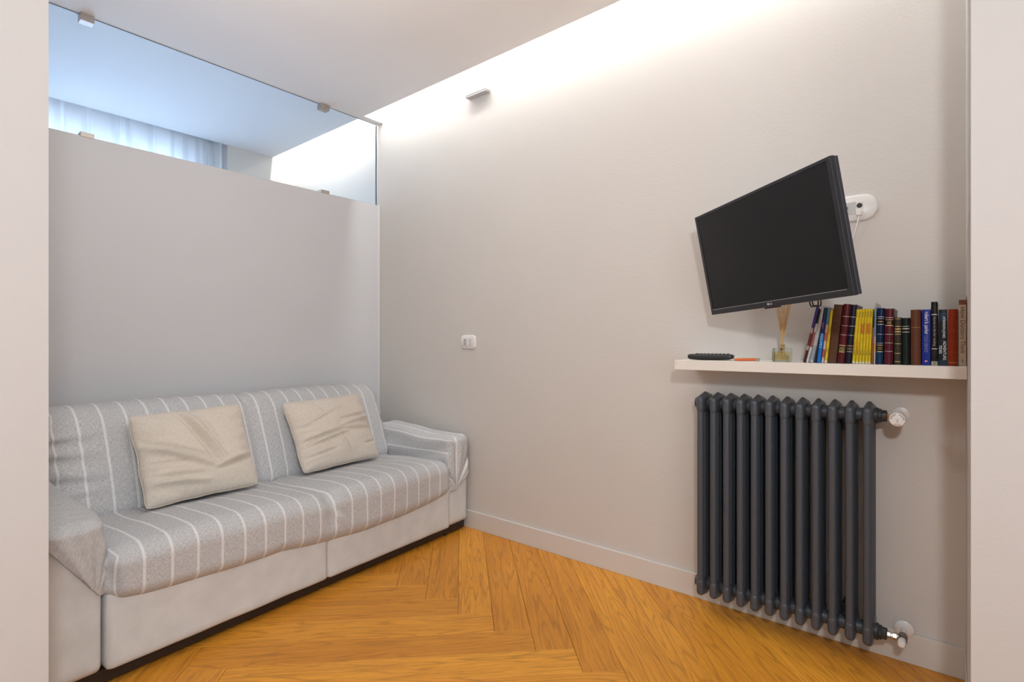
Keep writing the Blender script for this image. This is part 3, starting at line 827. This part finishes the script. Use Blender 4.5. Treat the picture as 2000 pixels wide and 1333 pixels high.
yt_ = (1673, 1678.5, 1684, 1689.5, 1695, 1700, 1705)
words = ('first', 'second', 'third', 'fourth', 'fifth', 'sixth')
for i in range(6):
    f_o = 0.30 if i < 2 else 0.64
    book(yb_[i], yb_[i + 1] - 0.6, 709.5, yt_[i], yt_[i + 1] - 0.5, 604.5 - 0.2 * i, (YEL[0] * (1 - 0.03 * (i % 3)), YEL[1] * (1 - 0.05 * (i % 2)), YEL[2]),
         words[i] + ' from the left of the six yellow-spined magazines standing together', soft=True, rough=0.35,
         blocks=((0.0, 0.04, (0.78, 0.70, 0.45)),) + (((f_o - 0.09, f_o + 0.09, (0.62, 0.25, 0.03)),) if i in (2, 4) else ()),
         texts=(('GEOGRAPHIC', f_o, 0.2, 0.0062, PRINT_ORANGE, 0.0), ('National', 0.9, 0.1, 0.005, PRINT_BLACK, 0.0), ('1998', 0.2, 0.08, 0.005, PRINT_BLACK, 0.0)),
         group='six yellow magazines', cat='magazine', name='magazine', depth=0.15)
book(1701.5, 1705.5, 710, 1705, 1706.5, 640, (0.30, 0.11, 0.05), 'very thin reddish brown booklet right of the yellow magazines', soft=True, depth=0.12)
book(1706.2, 1709.5, 710, 1707, 1713.5, 592, (0.55, 0.50, 0.50), 'tall thin magazine with pale blue upper half, standing before the blue gilt volume', soft=True, rough=0.35,
     blocks=((0.45, 0.94, (0.16, 0.34, 0.55)), (0.2, 0.34, (0.62, 0.42, 0.12))), cat='magazine', name='magazine', depth=0.16)
book(1710.3, 1724.5, 710, 1714, 1728, 602.5, (0.006, 0.022, 0.085), 'navy blue leather volume with several gold bands, beside the burgundy volume', depth=0.14, rough=0.35, round_=0.005,
     blocks=((0.73, 0.80, (0.025, 0.01, 0.02)), (0.225, 0.335, (0.03, 0.022, 0.012)), (0.0, 0.21, (0.008, 0.05, 0.12))),
     bands=((0.845, 0.0016, SILVER), (0.815, 0.0012, SILVER), (0.76, 0.002, GOLD), (0.71, 0.0018, SILVER), (0.535, 0.001, SILVER), (0.375, 0.0012, SILVER), (0.34, 0.002, GOLD), (0.30, 0.001, GOLD), (0.27, 0.001, GOLD), (0.225, 0.0024, SILVER)))
book(1726, 1744, 710.5, 1728.5, 1747, 603.5, (0.120, 0.014, 0.026), 'burgundy leather volume with a black title field near its head', depth=0.14, rough=0.35, round_=0.005,
     blocks=((0.70, 0.80, (0.03, 0.01, 0.008)),), bands=((0.84, 0.0014, SILVER), (0.80, 0.0016, GOLD), (0.70, 0.003, GOLD), (0.54, 0.0012, SILVER), (0.385, 0.0012, SILVER), (0.235, 0.0012, SILVER)),
     texts=(('OEUVRES', 0.75, 0.04, 0.006, GOLD, 0.003), ('CHOISIES', 0.75, 0.04, 0.006, GOLD, -0.003)))
book(1746, 1760, 711, 1747.5, 1760.5, 620.5, (0.060, 0.050, 0.034), 'small olive brown book with gold rules, lower than the burgundy volume', depth=0.12, rough=0.45, round_=0.005,
     bands=((0.97, 0.0014, GOLD), (0.81, 0.0022, GOLD), (0.755, 0.0035, GOLD), (0.70, 0.004, GOLD), (0.645, 0.0018, GOLD), (0.445, 0.0016, GOLD), (0.24, 0.0018, GOLD), (0.065, 0.002, GOLD)))
book(1761, 1777, 711, 1761.5, 1777.5, 621.5, (0.010, 0.020, 0.020), 'small dark green book between olive brown and wide brown books', depth=0.12, rough=0.4, round_=0.006,
     bands=((0.82, 0.0012, SILVER), (0.77, 0.003, SILVER), (0.70, 0.002, SILVER)))
book(1778.5, 1799, 711.5, 1778, 1799, 605.5, (0.165, 0.060, 0.030), 'wide plain chestnut brown book left of the blue paperback', depth=0.14, rough=0.5, round_=0.007,
     bands=((0.68, 0.0007, GOLD), (0.62, 0.0006, bmat((0.26, 0.11, 0.06))), (0.25, 0.0006, bmat((0.26, 0.11, 0.06)))))
book(1800.3, 1817.3, 712, 1800.3, 1817.3, 605, (0.006, 0.022, 0.27), 'royal blue paperback with white lower case author name on its spine', soft=True, depth=0.13, rough=0.3, round_=0.001,
     texts=(('robert b. parker', 0.755, 0.40, 0.0145, PRINT_WHITE, 0.000), ('COLD SERVICE', 0.385, 0.30, 0.0115, PRINT_GREYBLUE, 0.000), ('\u25cf', 0.075, 0.03, 0.010, bmat((0.7, 0.3, 0.4)), 0.0)))
book(1818.7, 1831.5, 712, 1818, 1831.5, 590, (0.010, 0.009, 0.010), 'tallest black book with two white spine bands and a pale emblem at its foot', depth=0.14, rough=0.35, round_=0.002,
     blocks=((0.0, 0.065, (0.45, 0.40, 0.28)), (0.16, 0.26, (0.02, 0.017, 0.03))), bands=((0.80, 0.0026, SILVER), (0.262, 0.0022, SILVER)),
     texts=(('Stories in the for reading', 0.535, 0.46, 0.009, bmat((0.42, 0.36, 0.40)), 0.0), ('\u00d8\u00d8', 0.032, 0.035, 0.009, PRINT_BLACK, 0.0)))
book(1832.8, 1850, 712, 1833, 1850, 605, (0.006, 0.010, 0.014), 'black and dark blue paperback with white capital lettering in two lines', soft=True, depth=0.13, rough=0.3, round_=0.001,
     blocks=((0.80, 0.94, (0.012, 0.035, 0.075)), (0.0, 0.10, (0.015, 0.04, 0.07))),
     texts=(('ATKINSON JONES', 0.685, 0.38, 0.0085, PRINT_WHITE, -0.002), ('ADVENTURE', 0.27, 0.34, 0.0105, PRINT_WHITE, -0.0045), ('TIDES', 0.29, 0.15, 0.0095, PRINT_WHITE, 0.0055)))
book(1851.2, 1871, 712.5, 1851.5, 1871.5, 604.5, (0.30, 0.035, 0.008), 'rust orange cloth book with faint ruled lines, beside the cream dust jacket', depth=0.14, rough=0.55, round_=0.006,
     bands=((0.81, 0.0007, bmat((0.48, 0.10, 0.04))), (0.64, 0.0007, bmat((0.48, 0.10, 0.04))), (0.60, 0.0007, bmat((0.48, 0.10, 0.04))), (0.43, 0.0007, bmat((0.48, 0.10, 0.04))), (0.245, 0.0007, bmat((0.48, 0.10, 0.04))), (0.06, 0.0009, GOLD)))
book(1872.2, 1887.6, 713, 1872.2, 1887.6, 586, (0.56, 0.46, 0.34), 'cream book about doctors with large serif title, nearly at the right end', soft=True, depth=0.15, rough=0.5, round_=0.001,
     blocks=((0.925, 1.0, (0.24, 0.10, 0.055)),), texts=(('How Doctors Think', 0.535, 0.70, 0.0165, PRINT_BROWN, -0.001), ('\u00a4', 0.08, 0.04, 0.007, PRINT_BROWN, 0.0)))
book(1888.6, 1892.2, 713, 1888.6, 1892.2, 577, (0.33, 0.13, 0.075), 'narrow dark coral book squeezed between cream book and wall', soft=True, depth=0.14, rough=0.5, round_=0.0005)

# ------------------------------------------------------------------ radiator
RX = 2.130           # axis of the front row of tubes
RZ0, RZ1 = 0.068, 0.893
rad = empty('column_radiator', (RX, 0, 0), label='anthracite twelve-column steel radiator hanging on the wall under the shelf', cat='radiator')
NROW = 4; RD = 0.036; RC = RD * (NROW - 1) / 2      # rows of tubes, their spacing, depth of the centre line
def column_mesh():
    mb = MB()
    for k in range(NROW):
        mb.cyl((RD * k, 0, RZ0 + 0.05), (RD * k, 0, RZ1 - 0.05), 0.0130, 18)
    for top in (True, False):
        s_ = 1 if top else -1
        zc = RZ1 - 0.046 if top else RZ0 + 0.046
        V, F, O = rbox(-0.0152, RD * (NROW - 1) + 0.0152, -0.0150, 0.0150, -0.036, 0.038, 0.0149, 20, 8, 12)
        for v in V:
            x = v.x - RC
            up = v.z
            if up > 0:                      # head rising like a low roof to the middle
                v.z = up * (0.84 + 0.40 * max(0.0, 1 - abs(x) / (RC + 0.010)))
                v.y *= 1 - 0.22 * sstep(0.020, 0.050, v.z)
            else:                           # collar closing on the tubes
                v.y *= 1 - 0.10 * sstep(0.022, 0.036, -up)
            v.z = v.z * s_ + zc
        base = [mb.bm.verts.new(v) for v in V]
        for f in F: mb.bm.faces.new([base[i] for i in f])
        # hub joining neighbouring columns
        mb.cyl((RC, -0.02555, zc), (RC, 0.02555, zc), 0.0235, 20)
        mb.lathe([(0.0265, -0.0155), (0.0265, 0.0155)], (RC, 0, zc), (0, 1, 0), 20)
    return mb
ys = [0.775 + (0.2145 - 0.775) * i / 11 for i in range(12)]
c0 = column_mesh().build('column', RAD_PAINT, rad, 50)
c0.location = (0, ys[0], 0)
for y in ys[1:]:
    c = c0.copy(); c.location = (0, y, 0); link(c, rad)
for zc in (RZ1 - 0.046, RZ0 + 0.046):
    MB().lathe([(0.022, 0.0), (0.022, 0.012), (0.0205, 0.017), (0.012, 0.018)], (RC, ys[0] + 0.020, zc), (0, 1, 0), 22).build('end_plug', RAD_PAINT, rad, 40)
    MB().lathe([(0.0275, 0.0), (0.0275, 0.006), (0.0235, 0.010), (0.0235, 0.016), (0.0195, 0.018), (0.0195, 0.030), (0.015, 0.032)], (RC, ys[-1] - 0.018, zc), (0, -1, 0), 12).build('bushing', RAD_DARK, rad, 30)
for y in (ys[2] - 0.025, ys[9] - 0.025):
    for zc in (RZ1 - 0.09, RZ0 + 0.09):
        MB().box(0.08, XW - RX, y - 0.008, y + 0.008, zc - 0.02, zc + 0.012, 0.002).build('wall_bracket', RAD_DARK, rad)

# thermostat head on the upper connection
zt_ = RZ1 - 0.046; yv = ys[-1] - 0.050
tv_v = empty('thermostat_valve', (RX + RC, yv, zt_), label='white radiator thermostat with a marked dial at the upper right of the radiator', cat='valve')
MB().lathe([(0.0095, 0), (0.0095, 0.012), (0.007, 0.013), (0.007, 0.020)], (0, 0, 0), (0, -1, 0), 6).build('union_nut', BRASS, tv_v)
MB().cyl((0.010, -0.032, 0), (-0.030, -0.032, 0), 0.0105, 14).build('valve_body', BRASS, tv_v, 40)
MB().cyl((0, -0.032, 0), (XW - RX - RC, -0.032, 0), 0.007, 14).build('feed_pipe', WHITE_PLASTIC, tv_v, 40)
MB().lathe([(0.024, 0), (0.024, 0.003), (0.018, 0.005)], (XW - RX - RC, -0.032, 0), (-1, 0, 0), 24).build('wall_rosette', WHITE_PLASTIC, tv_v, 40)
head = MB().lathe([(0.015, 0.022), (0.0215, 0.028), (0.0235, 0.045), (0.0238, 0.066), (0.0228, 0.074), (0.0205, 0.077), (0.010, 0.0783), (0.002, 0.0785)], (0, -0.032, 0), (-1, 0, 0), 32).build('dial_head', WHITE_PLASTIC, tv_v, 40)
for i, a in enumerate((35, 55, 75, 90, 215 - 90, 145 + 15, 178, 196, 250, 270, 290)):
    aa = R((28, 48, 68, 8, 112, 132, 152, 172, 250, 270, 290)[i])
    cyv, czv = -0.032 - 0.0168 * math.cos(aa), 0.0168 * math.sin(aa)
    Mk = Matrix.Translation((-0.0782, cyv, czv)) @ Matrix.Rotation(-aa, 4, 'X')
    MB().box(-0.0006, 0.0012, -0.0022, 0.0022, -0.0009, 0.0009, M=Mk).build('dial_mark', PRINT_BLACK if i < 8 else plain('red_mark', (0.35, 0.08, 0.06), 0.6), head)
MB().box(-0.0796, -0.078, -0.034, -0.030, -0.010, 0.003, 0.0005).build('pointer', GREY_PLASTIC, head)

# lower lockshield valve
zb_ = RZ0 + 0.046
lv = empty('lockshield_valve', (RX + RC, yv, zb_), label='lower radiator valve with a white cap and round white wall rosette', cat='valve')
MB().lathe([(0.011, 0), (0.011, 0.009), (0.008, 0.010), (0.008, 0.014), (0.0125, 0.015), (0.0125, 0.026), (0.008, 0.027), (0.008, 0.040)], (0, 0, 0), (0, -1, 0), 6).build('union_nut', CHROME, lv)
MB().cyl((XW - RX - RC, -0.041, 0.0), (0.018, -0.041, 0.0), 0.0085, 16).build('pipe', WHITE_PLASTIC, lv, 40)
MB().lathe([(0.0125, 0), (0.0125, 0.010), (0.0138, 0.011), (0.0138, 0.017), (0.0125, 0.018), (0.0125, 0.030), (0.0138, 0.031), (0.0138, 0.038)], (0.020, -0.041, 0.0), (-1, 0, 0), 18).build('compression_nut', BRONZE, lv, 40)
MB().lathe([(0.011, 0), (0.0115, 0.004), (0.0115, 0.026), (0.009, 0.031), (0.004, 0.032)], (-0.018, -0.041, 0.0), (-1, 0, 0), 20).build('cap', WHITE_PLASTIC, lv, 40)
MB().lathe([(0.028, 0), (0.028, 0.003), (0.024, 0.006), (0.012, 0.008)], (XW - 0.013 - RX - RC, -0.041, 0.0), (-1, 0, 0), 30).build('wall_rosette', WHITE_PLASTIC, lv, 40)

# ------------------------------------------------------------------ sofa
SOFA_LOC = (2.252, 2.193, 0.0); SOFA_ROT = R(4.0)
sofa = empty('sofa', SOFA_LOC, (0, 0, SOFA_ROT), 'two-seat sofa with pale beige suede body against the grey partition', 'sofa')
XA = -1.940; XB = -1.776; XD = -0.165
def soft_box(name, x0, x1, y0, y1, z0, z1, r, mat, parent, amp=0.0015, n=(10, 24, 20)):
    V, F, O = rbox(x0, x1, y0, y1, z0, z1, r, *n)
    for v in V:
        v.x += amp * nz_(v.y * 9, v.z * 9, 1); v.y += amp * nz_(v.x * 9, v.z * 9, 5)
    return mesh_obj(name, V, F, mat, parent, True)
soft_box('arm', XD + 0.001, 0.0, 0.0, 0.80, 0.050, 0.535, 0.022, SUEDE, sofa)
soft_box('arm', XA, XB - 0.001, -0.002, 0.80, 0.050, 0.500, 0.024, SUEDE, sofa)
soft_box('front_panel', XB + 0.002, -0.9615, -0.014, 0.10, 0.050, 0.30, 0.016, SUEDE, sofa, 0.003, (40, 8, 16))
soft_box('front_panel', -0.9605, XD - 0.002, -0.014, 0.10, 0.050, 0.30, 0.016, SUEDE, sofa, 0.003, (40, 8, 16))
MB().box(XA + 0.02, -0.02, 0.012, 0.80, 0.014, 0.054).build('underside_shade', FOOT_SHADE, sofa)  # dark box standing in for the shade in the gap under the base
soft_box('seat_base', XB + 0.004, XD - 0.004, 0.10, 0.72, 0.055, 0.24, 0.01, SUEDE, sofa, 0.0, (20, 10, 6))
soft_box('back_frame', XB + 0.004, XD - 0.004, 0.72, 0.845, 0.055, 0.72, 0.03, SUEDE, sofa, 0.0, (20, 6, 12))
for x0, x1 in ((XB + 0.02, -0.98), (-0.95, XD - 0.02)):
    soft_box('seat_cushion', x0, x1, 0.02, 0.50, 0.245, 0.385, 0.05, FOAM, sofa, 0.0, (12, 8, 6))
for x, y in ((XB + 0.0, 0.045), (XD - 0.0, 0.045), (XB, 0.75), (XD, 0.75)):
    MB().lathe([(0.020, 0.0), (0.026, 0.050)], (x, y, 0.0), (0, 0, 1), 18).build('foot', FOOT_SHADE, sofa, 40)

# fabric cover
cov = empty('sofa_cover', SOFA_LOC, (0, 0, SOFA_ROT), 'grey cloth cover with thin white stripes draped over the sofa', 'sofa cover')
HEM = [(-1.80, 0.272), (-1.67, 0.249), (-1.52, 0.242), (-1.34, 0.236), (-1.18, 0.235), (-1.07, 0.216), (-0.965, 0.203), (-0.79, 0.197), (-0.553, 0.200), (-0.335, 0.217), (-0.15, 0.245)]
def interp(T, x):
    if x <= T[0][0]: return T[0][1]
    for (a, fa), (b, fb) in zip(T, T[1:]):
        if x <= b: return fa + (fb - fa) * sstep(a, b, x) if False else fa + (fb - fa) * (x - a) / (b - a)
    return T[-1][1]
Z0S, Z1S = 0.19, 0.440
V, F, O = rbox(-1.792, -0.158, -0.040, 0.540, Z0S, Z1S, 0.078, 230, 70, 34)
for v in V:
    u = v.x
    topw = sstep(0.34, 0.42, v.z)
    frw = sstep(0.06, -0.01, v.y)
    c = -1.375 if u < -0.965 else -0.562
    d = (u - c) / 0.41
    crown = max(0.0, 1 - d * d)
    back = sstep(0.10, 0.46, v.y)
    v.z += topw * (0.018 * crown - 0.012 - 0.026 * back * (0.6 + 0.4 * crown))
    mid = gauss(u + 0.955 + 0.10 * frw * 0 - 0.04 * (v.y), 0.030)
    v.z -= 0.018 * mid * topw * (1 - 0.3 * back)
    v.y += 0.012 * mid * frw * sstep(0.24, 0.34, v.z)
    v.y -= 0.010 * crown * frw
    hz = interp(HEM, u)
    t = (v.z - Z0S) / (Z1S - Z0S)
    v.z = v.z + (hz - Z0S) * max(0.0, 1 - t) ** 1.2
    # soft bellying of the cloth
    v.z += topw * 0.005 * nz_(u * 5, v.y * 5, 2.0)
    v.y += frw * 0.005 * nz_(u * 6, v.z * 5, 4.0)
    # creases on the front below the joint of the two cushions and at the ends
    for a, b, wd, am in (((-1.00, 0.415), (-0.90, 0.33), 0.010, -0.007), ((-0.985, 0.385), (-0.90, 0.29), 0.012, 0.006), ((-0.93, 0.36), (-0.86, 0.22), 0.010, 0.004),
                         ((-1.775, 0.42), (-1.755, 0.30), 0.014, -0.012), ((-1.75, 0.43), (-1.735, 0.28), 0.016, 0.005),
                         ((-0.20, 0.41), (-0.17, 0.30), 0.012, -0.006), ((-0.235, 0.40), (-0.21, 0.28), 0.014, 0.004), ((-1.20, 0.30), (-1.28, 0.24), 0.02, 0.003)):
        dd, tt = seg_d((u, v.z), a, b)
        v.y -= frw * am * gauss(dd, wd) * math.sin(math.pi * min(max(0.15 + 0.7 * tt, 0), 1))
uv = [(o.x, o.y - o.z) for o in O]
mesh_obj('seat_cover', V, F, COVER, cov, True, uv)

V, F, O = rbox(-1.815, -0.140, 0.445, 0.655, 0.375, 0.832, 0.085, 230, 30, 64)
for v in V:
    u, z0 = v.x, v.z
    lean = (z0 - 0.375)
    fr = sstep(0.56, 0.48, v.y)
    top = sstep(0.72, 0.80, z0)
    c = -1.39 if u < -0.98 else -0.565
    d = (u - c) / 0.415
    crown = max(0.0, 1 - d * d)
    v.y -= fr * 0.022 * crown * math.sin(math.pi * min(max((z0 - 0.375) / 0.46, 0), 1))
    v.z += top * (0.008 * crown - 0.004)
    mid = gauss(u + 0.985, 0.022)
    v.z -= top * 0.010 * mid
    v.y += fr * 0.010 * mid
    v.y += 0.40 * lean
    # gathered folds near the arms
    endl = sstep(-1.55, -1.80, u); endr = sstep(-0.30, -0.15, u)
    v.y -= fr * endl * 0.011 * math.sin(z0 * 88 + 5 * nz_(u * 5, z0 * 5)) * sstep(0.45, 0.55, z0) * sstep(0.80, 0.72, z0)
    v.x += sstep(-0.20, -0.145, u) * 0.010 * math.sin(z0 * 60 + 2.0 * v.y * 10) * sstep(0.5, 0.6, z0)
    v.x -= sstep(-1.77, -1.81, u) * 0.008 * math.sin(z0 * 70)
    v.y += fr * 0.005 * nz_(u * 5, z0 * 5, 9.0)
    v.z += top * 0.004 * nz_(u * 4, 0, 3.0)
    for a, b, wd, am in (((-1.005, 0.815), (-0.955, 0.775), 0.011, -0.010), ((-1.01, 0.790), (-0.965, 0.745), 0.009, 0.006), ((-0.96, 0.80), (-0.94, 0.73), 0.010, -0.006)):
        dd, tt = seg_d((u, z0), a, b)
        v.y -= sstep(0.64, 0.56, O[0].y * 0 + v.y - 0.40 * lean) * am * gauss(dd, wd)
uv = [(o.x + 0.012 * 0, o.y - o.z) for o in O]
mesh_obj('back_cover', V, F, COVER, cov, True, uv)

def arm_cover(x0, x1, side):
    """cloth hood over one arm; side +1 = arm beside the wall"""
    V, F, O = rbox(x0, x1, -0.016, 0.63, 0.18, 0.556, 0.040 if side > 0 else 0.050, 60, 120, 90)
    pin = (-0.118, 0.262) if side > 0 else (-1.800, 0.295)
    low = set()
    for n_, v in enumerate(V):
        fr = sstep(0.03, -0.004, v.y)
        topw = sstep(0.50, 0.55, v.z)
        xi = (v.x - x0) / (x1 - x0)
        out_ = xi if side > 0 else 1 - xi          # 0 at the seat, 1 outside
        if side > 0:
            if v.y < 0.03: hem = 0.330 - 0.62 * min(-v.x, 0.118) - 0.15 * max(0.0, -v.x - 0.118)
            elif out_ > 0.8: hem = 0.335 + 0.25 * v.y
            else: hem = 0.25
        else:
            if v.y < 0.03: hem = 0.300 + max(-1.79 - v.x, 0) * 1.42
            elif out_ > 0.8: hem = 0.51 - 0.1 * v.y
            else: hem = 0.25
        if v.z <= hem: v.z = hem; low.add(n_)
        v.z += topw * (0.030 * sstep(0.12, 0.58, v.y) - (0.0 if side > 0 else 0.016) * sstep(0.16, 0.0, v.y) + 0.006 * nz_(v.x * 14, v.y * 7, side))
        inner = sstep(0.16, 0.02, out_)
        v.x += (-side) * inner * 0.007 * math.sin(11 * v.y + 34 * v.z + 3 * nz_(v.y * 5, v.z * 5)) * sstep(0.38, 0.46, v.z)
        # folds fanning out of the pinched point on the front
        dx, dz = v.x - pin[0], v.z - pin[1]
        ang = math.atan2(dz, dx); rad_ = math.hypot(dx, dz)
        amp = sstep(0.01, 0.09, rad_) * sstep(0.34, 0.16, rad_)
        v.y -= fr * (0.004 + 0.006 * math.sin(ang * (10 if side > 0 else 7) + 0.6) + 0.003 * math.sin(ang * 23)) * amp
        # cloth lifts a little off the outer corner
        v.x += side * sstep(0.8, 1.0, out_) * 0.002 * math.sin(v.z * 50) * 0
    keep = [f for f in F if not all(i in low for i in f)]
    used = sorted({i for f in keep for i in f})
    mp = {a: b for b, a in enumerate(used)}
    V2 = [V[i] for i in used]; O2 = [O[i] for i in used]
    F2 = [tuple(mp[i] for i in f) for f in keep]
    if side > 0:
        uv = []
        for v, o in zip(V2, O2):
            if o.y > 0.0: uv.append((o.x + o.z, o.y - o.z * 0.3))
            else:                                  # stripes on the front run down into the pinch
                dx, dz = v.x - pin[0], v.z - pin[1]
                uv.append((0.366 + 0.072 * 2.6 * math.atan2(dx, max(dz, 0.001)) / 1.57, -math.hypot(dx, dz)))
    else:
        uv = [(0.366 + 0.022 + 0.010 * math.sin(o.x * 300), o.y - o.z + o.x * 3.1) for o in O2]
    ob = mesh_obj('arm_cover', V2, F2, COVER_ARM, cov, True, uv)
    so_ = ob.modifiers.new('thickness', 'SOLIDIFY'); so_.thickness = 0.003; so_.offset = -1
    return ob
arm_cover(XD - 0.010, 0.0035, 1)
arm_cover(XA - 0.012, XB + 0.012, -1)

# two scatter cushions leaning on the back
def pillow(corners, label, seed, thick, folds):
    TL, TR, BR, BL = [Vector(c) for c in corners]
    Rm = Matrix.Rotation(SOFA_ROT, 4, 'Z')
    org = Vector(SOFA_LOC)
    base = Rm @ ((BL + BR) / 2) + org
    p = empty('scatter_cushion', base, (0, 0, SOFA_ROT), label, 'cushion')
    off = (BL + BR) / 2
    nrm = ((TR - TL + BR - BL).cross(TL - BL + TR - BR)).normalized()
    if nrm.y > 0: nrm = -nrm
    n = 72; V = []; F = []; uv = []
    def pos(a, b, s):
        sa, sb = a * 2 - 1, b * 2 - 1
        # cloth edges pull in between the corners
        pa = a + 0.018 * (0.5 - a) * 2 * (1 - sb * sb); pb = b + 0.018 * (0.5 - b) * 2 * (1 - sa * sa)
        rim_ = max(abs(sa), abs(sb)) ** 8
        pa += 0.010 * rim_ * nz_(b * 5 + seed, a * 5, 6.0); pb += 0.010 * rim_ * nz_(a * 5, b * 5 + seed, 7.0)
        cr = (abs(sa) * abs(sb)) ** 10      # rounded corners
        pa -= 0.020 * cr * (1 if sa > 0 else -1); pb -= 0.020 * cr * (1 if sb > 0 else -1)
        P = (BL * (1 - pa) + BR * pa) * (1 - pb) + (TL * (1 - pa) + TR * pa) * pb
        prof = max(0.0, (1 - abs(sa) ** 3.2)) ** 0.55 * max(0.0, (1 - abs(sb) ** 3.2)) ** 0.55
        t = thick * prof
        if s > 0:
            w = 0.006 * nz_(a * 4 + seed, b * 4, 1.0) + 0.0035 * nz_(a * 9 + seed, b * 7, 2.0)
            edge = min(1.0, prof * 1.6)
            rim = (1 - abs(sa)) < 0.3
            w += 0.0036 * math.sin(b * 52 + 4 * nz_(a * 3, b * 6, seed)) * sstep(0.35, 0.02, a) + 0.0030 * math.sin(b * 46 + 3 * nz_(a * 3, b * 6, seed + 3)) * sstep(0.70, 0.98, a)
            for (p0, p1, wd, am) in folds:
                dd, tt = seg_d((a, b), p0, p1)
                w += 2.3 * am * gauss(dd, wd * 0.85) * math.sin(math.pi * (0.12 + 0.76 * tt))
            t += w * edge
        return P - off + nrm * (t * s)
    grid = {}
    for s in (1, -1):
        for i in range(n + 1):
            for j in range(n + 1):
                if s < 0 and (i in (0, n) or j in (0, n)):
                    grid[(i, j, s)] = grid[(i, j, 1)]; continue
                grid[(i, j, s)] = len(V); V.append(pos(i / n, j / n, s)); uv.append((i / n * 0.45, j / n * 0.45))
        for i in range(n):
            for j in range(n):
                q = (grid[(i, j, s)], grid[(i + 1, j, s)], grid[(i + 1, j + 1, s)], grid[(i, j + 1, s)])
                F.append(q if s > 0 else q[::-1])
    mesh_obj('cushion_body', V, F, LINEN, p, True, uv)
    # stitched seam running round the edge
    ring = [grid[(i, 0, 1)] for i in range(n)] + [grid[(n, j, 1)] for j in range(n)] + [grid[(n - i, n, 1)] for i in range(n)] + [grid[(0, n - j, 1)] for j in range(n)]
    MB().tube([V[i] for i in ring] + [V[ring[0]]], 0.0024, 6).build('seam', LINEN, p, 60)
    return p
pillow([(-1.532, 0.552, 0.785), (-1.056, 0.560, 0.797), (-1.076, 0.345, 0.438), (-1.538, 0.345, 0.438)], 'creased beige linen cushion on the left half of the sofa', 1.7, 0.064,
       (((0.0, 0.62), (0.55, 0.28), 0.028, 0.013), ((0.05, 0.66), (0.6, 0.36), 0.022, -0.008), ((0.36, 0.95), (0.62, 0.30), 0.026, -0.011), ((0.42, 0.95), (0.68, 0.35), 0.03, 0.011), ((0.55, 0.9), (0.70, 0.42), 0.022, -0.008),
        ((0.0, 0.22), (0.5, 0.12), 0.026, 0.011), ((0.0, 0.29), (0.5, 0.20), 0.018, -0.007), ((0.60, 0.22), (1.0, 0.32), 0.020, -0.010), ((0.62, 0.27), (1.0, 0.38), 0.022, 0.007), ((0.0, 0.42), (0.35, 0.36), 0.02, -0.006)))
pillow([(-0.846, 0.548, 0.778), (-0.345, 0.556, 0.789), (-0.362, 0.350, 0.442), (-0.852, 0.345, 0.436)], 'creased beige linen cushion on the right half of the sofa, nearer the long wall', 8.3, 0.064,
       (((0.05, 0.38), (0.55, 0.46), 0.022, -0.011), ((0.05, 0.32), (0.6, 0.42), 0.026, 0.010), ((0.50, 0.45), (1.0, 0.42), 0.022, -0.009), ((0.55, 0.52), (1.0, 0.60), 0.022, 0.009), ((0.55, 0.60), (1.0, 0.66), 0.018, -0.008),
        ((0.08, 0.60), (0.6, 0.80), 0.020, 0.006), ((0.30, 0.95), (0.42, 0.72), 0.018, -0.005), ((0.02, 0.16), (0.4, 0.20), 0.02, -0.008), ((0.80, 0.20), (1.0, 0.24), 0.015, -0.009), ((0.45, 0.40), (0.56, 0.15), 0.02, 0.008)))
